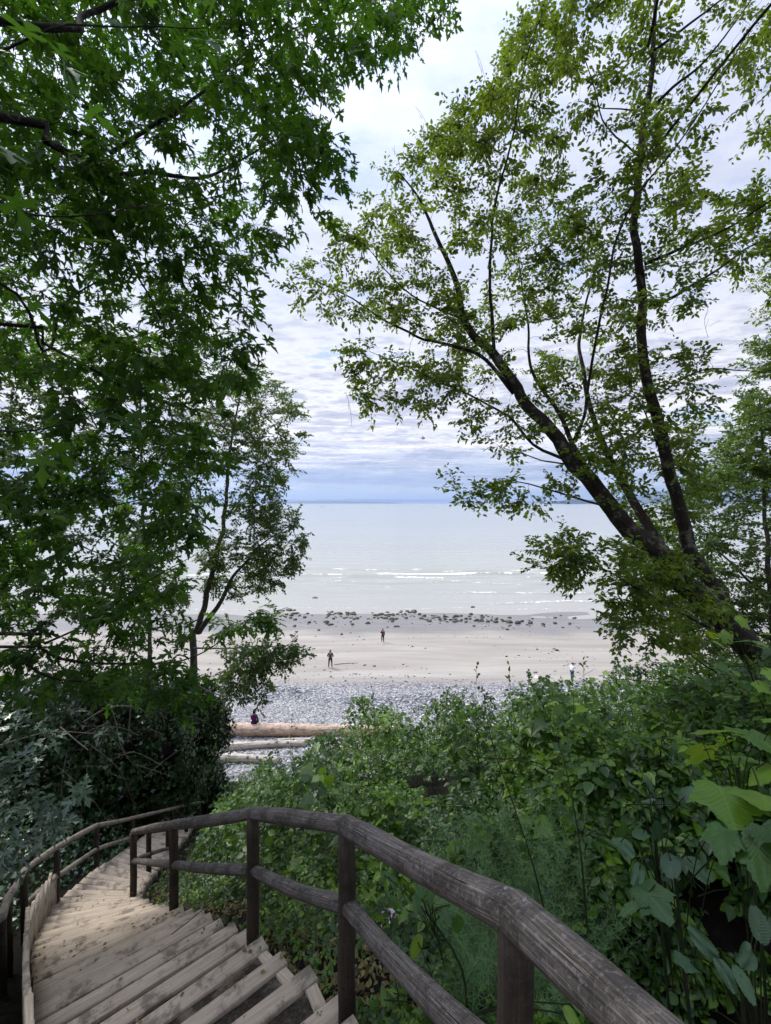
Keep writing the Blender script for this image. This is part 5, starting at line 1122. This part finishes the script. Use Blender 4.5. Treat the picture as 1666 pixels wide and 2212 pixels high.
def base(walk=0.0, sc=1.0):
    J = dict(pelvis=(0, 0, .93), waist=(0, .0, 1.08), chest=(0, 0, 1.30), neck=(0, .0, 1.47), head=(0, .02, 1.61), shl=(-.175, 0, 1.38), shr=(.175, 0, 1.38), ell=(-.23, -.03, 1.11), elr=(.23, -.03, 1.11), wrl=(-.22, .08, .88), wrr=(.22, .08, .88),
             hipl=(-.09, 0, .88), hipr=(.09, 0, .88), knl=(-.10, .03+walk*.12, .49), knr=(.10, .03-walk*.10, .49), anl=(-.10, walk*.20, .09), anr=(.10, -walk*.22, .09+.04*abs(walk)), toel=(-.11, .15+walk*.2, .035), toer=(.11, .13-walk*.2, .035))
    return {k: A3(q, float)*sc for k, q in J.items()}
def at(u, v): d = dist_at(v); x = (u-833)/F*d; return (x, d, gz(x, d))
J = base(.8); J['ell'] = A3((-.24, .06, 1.14)); J['wrl'] = A3((-.10, .20, 1.22)); person(at(827, 1387.5), 0.1, 'person in a plum jacket and dark trousers walking away toward the water', J, (M['navy'], M['plum2'], M['hairg']))
def bag(t, J):
    bake('shoulder_bag', [(.10, -.17, 1.12), (.13, -.18, .95), (.11, -.16, .84)], [(0, 1), (1, 2)], [(.12, .06), (.14, .08), (.09, .05)], M['blackf'], t, 0)
def cap(t, J):
    hd = J['head']; bake('cap_brim', [hd+[0, .08, .04], hd+[0, .17, .03]], [(0, 1)], [(.06, .012), (.045, .01)], M['blackf'], t, 0, 1)
J = base(0, 1.07); J['hipl'][0] -= .02; J['knl'][0] -= .05; J['anl'][0] -= .08; J['toel'][0] -= .1; J['knr'][0] += .03; J['anr'][0] += .05; J['toer'][0] += .05
J['ell'] = A3((-.31, -.03, 1.20)); J['wrl'] = A3((-.17, .16, 1.12)); J['elr'] = A3((.31, -.03, 1.20)); J['wrr'] = A3((.17, .16, 1.12))
person(at(714, 1443), -0.1, 'man in a slate jacket and cap with a black bag standing near the pebbles', J, (M['slate'], M['olive'], M['hairg']), (bag, cap))
def camera_prop(t, J):
    c = (J['wrl']+J['wrr'])/2+A3((0, .05, .03)); B = Boxes(); B.add(c-[.07, .03, .045], (.14, 0, 0), (0, .06, 0), (0, 0, .09)); o = B.build('camera', M['blackf'], t, .008) if False else None
    q = np.array([(-.07, -.03, -.045), (.07, -.03, -.045), (.07, .03, -.045), (-.07, .03, -.045), (-.07, -.03, .045), (.07, -.03, .045), (.07, .03, .045), (-.07, .03, .045)])+c
    mesh('camera_body', q, Boxes.Q, M['blackf'], t, world=False); T = Tubes(); T.add(np.array([c+[0, .03, 0], c+[0, .14, 0]]), .04, 12, True); oo = T.build('camera_lens', M['blackf'], None); oo.parent = t
J = base(.1, .95); hd = A3((0, .10, 1.50)); J['chest'] = A3((0, .0, 1.22)); J['neck'] = A3((0, .05, 1.37)); J['head'] = hd; J['up'] = (0, .35, .94); J['look'] = A3((0, .95, -.3))
for s, q in ((-1, 'l'), (1, 'r')): J['sh'+q] = A3((s*.17, .0, 1.29)); J['el'+q] = A3((s*.25, .20, 1.20)); J['wr'+q] = A3((s*.09, .26, 1.45))
def hood(t, J): bake('hood', [J['neck']+A3((0, -.09, .02)), J['head']+A3((0, -.06, .0))], [(0, 1)], [.09, .10], M['white'], t, 0)
def tee(t, J): pass
person(at(1236, 1469), -1.15, 'person in a white hooded top and blue jeans raising a camera to the face', J, (M['white'], M['denim'], M['hairb']), (camera_prop, hood))
lz = at(549, 1570); d = G(549, 1590)[1]; topz = gz((549-833)/F*d, d)+.42*1.75
J = dict(pelvis=(0, 0, .10), waist=(0, -.02, .25), chest=(0, .02, .47), neck=(0, .05, .64), head=(0, .08, .78), shl=(-.17, .02, .55), shr=(.17, .02, .55), ell=(-.22, .12, .30), elr=(.24, .08, .30), wrl=(-.12, .30, .22), wrr=(.16, .30, .20),
         hipl=(-.09, .05, .10), hipr=(.09, .05, .10), knl=(-.12, .46, .08), knr=(.12, .46, .08), anl=(-.12, .50, -.33), anr=(.13, .52, -.33), toel=(-.13, .62, -.37), toer=(.14, .64, -.37))
J = {k: A3(q, float) for k, q in J.items()}
person(((549-833)/F*d, d, topz-.02), 0.0, 'person in a dark purple jacket sitting on the big driftwood log', J, (M['navy'], M['blackf'], M['blackf']))

# ------------------------------------------------------------------ floatplane and boat
M['plane'] = simple('dark_blue_paint', (.04, .045, .07), .35, .5); M['hullw'] = simple('white_paint', (.5, .5, .5), .4); M['hulld'] = simple('grey_paint', (.10, .12, .14), .5)
d = 760.0; c = P(914, 946, d); fp = thing('floatplane', c, 'small dark floatplane flying low over the sea', 'airplane')
def tube(name, pts, rad, mat, par, sides=12): T = Tubes(); T.add(np.array(pts, float)+np.array(par.location), rad, sides, True); return T.build(name, mat, par)
q = spline([(-4.6, 0, .35), (-2, 0, .2), (0, 0, .15), (2.2, 0, .1), (3.6, 0, .0), (4.4, 0, 0)], .4); tube('fuselage', q, np.interp(q[:, 0], [-4.6, -2, 0, 2, 3.6, 4.4], [.18, .45, .75, .78, .55, .2]), M['plane'], fp)
def slab(name, pts, th, mat, par, axis=2):
    pts = np.array(pts, float); o = np.zeros(3); o[axis] = th; V = np.vstack([pts, pts+o])+np.array(par.location); n = len(pts)
    return mesh(name, V, [np.array([list(range(n))[::-1], [n+k for k in range(n)]]), np.array([[k, (k+1) % n, n+(k+1) % n, n+k] for k in range(n)])], mat, par)
slab('wing', [(-.1, -6.5, 1.1), (1.2, -6.5, 1.1), (1.5, 0, .85), (1.2, 6.5, 1.1), (-.1, 6.5, 1.1), (-.2, 0, .85)], .22, M['plane'], fp)
slab('tailplane', [(-4.7, -2, .45), (-3.8, -2, .45), (-3.6, 0, .45), (-3.8, 2, .45), (-4.7, 2, .45)], .12, M['plane'], fp)
slab('tail_fin', [(-4.9, -.08, .3), (-3.5, -.08, .4), (-4.3, -.08, 1.7), (-5.0, -.08, 1.8)], .16, M['plane'], fp, 1)
for s in (-1, 1):
    tube('float', spline([(-2.6, s*1.2, -1.5), (-1, s*1.2, -1.65), (2, s*1.2, -1.6), (3.4, s*1.2, -1.35)], .4), .36, M['plane'], fp)
    for a in (-.4, 1.8): tube('strut', [(a, s*.5, -.3), (a+.2, s*1.2, -1.5)], .07, M['plane'], fp, 6)
tube('propeller', [(4.5, -1.1, 0), (4.5, 1.1, 0)], .06, M['plane'], fp, 6)
fp.rotation_euler = (R(-12), R(0), R(-22))
d = 18*F/7.0; c = P(697, V0+7, d); bt = thing('motor_boat', c, 'tiny fishing boat far out on the left of the open sea', 'boat')
L = 13.0; hv = []
for k, (xx, hw, kz, dz) in enumerate([(-L/2, 1.6, -.3, 1.3), (-L/4, 2.0, -.5, 1.2), (L/4, 1.8, -.5, 1.5), (L/2, .08, .6, 2.3)]): hv += [(xx, -hw, dz), (xx, -hw*.7, kz), (xx, hw*.7, kz), (xx, hw, dz)]
hf = []
for k in range(3):
    for j in range(3): hf.append((k*4+j, k*4+j+1, k*4+j+5, k*4+j+4))
    hf.append((k*4+3, k*4, k*4+4, k*4+7))
hf.append((0, 1, 2, 3)); hf.append((12, 15, 14, 13)); mesh('hull', np.array(hv)+c, np.array(hf), M['hulld'], bt)
slab('cabin', [(-1, -1.3, 1.25), (2.6, -1.2, 1.35), (2.6, 1.2, 1.35), (-1, 1.3, 1.25)], 2.0, M['hullw'], bt); slab('wheelhouse_roof', [(-1.4, -1.5, 3.27), (2.9, -1.4, 3.37), (2.9, 1.4, 3.37), (-1.4, 1.5, 3.27)], .15, M['hulld'], bt)
tube('mast', [(-.6, 0, 3.3), (-.6, 0, 7.5)], .1, M['hulld'], bt, 6)

# ------------------------------------------------------------------ sea air
m = bpy.data.materials.new('sea_air'); m.use_nodes = True; t = NT(m.node_tree)
vp = t.new('ShaderNodeVolumePrincipled'); vp.inputs['Color'].default_value = (.55, .72, 1, 1); vp.inputs['Density'].default_value = .5/10000; vp.inputs['Anisotropy'].default_value = .3
oo = t.new('ShaderNodeOutputMaterial'); t.l.new(vp.outputs[0], oo.inputs['Volume'])
hz = Boxes(); hz.add((-65000, -70, -32), (130000, 0, 0), (0, 135000, 0), (0, 0, 1200)); hz = hz.build('haze', m); tag(hz, kind='stuff')
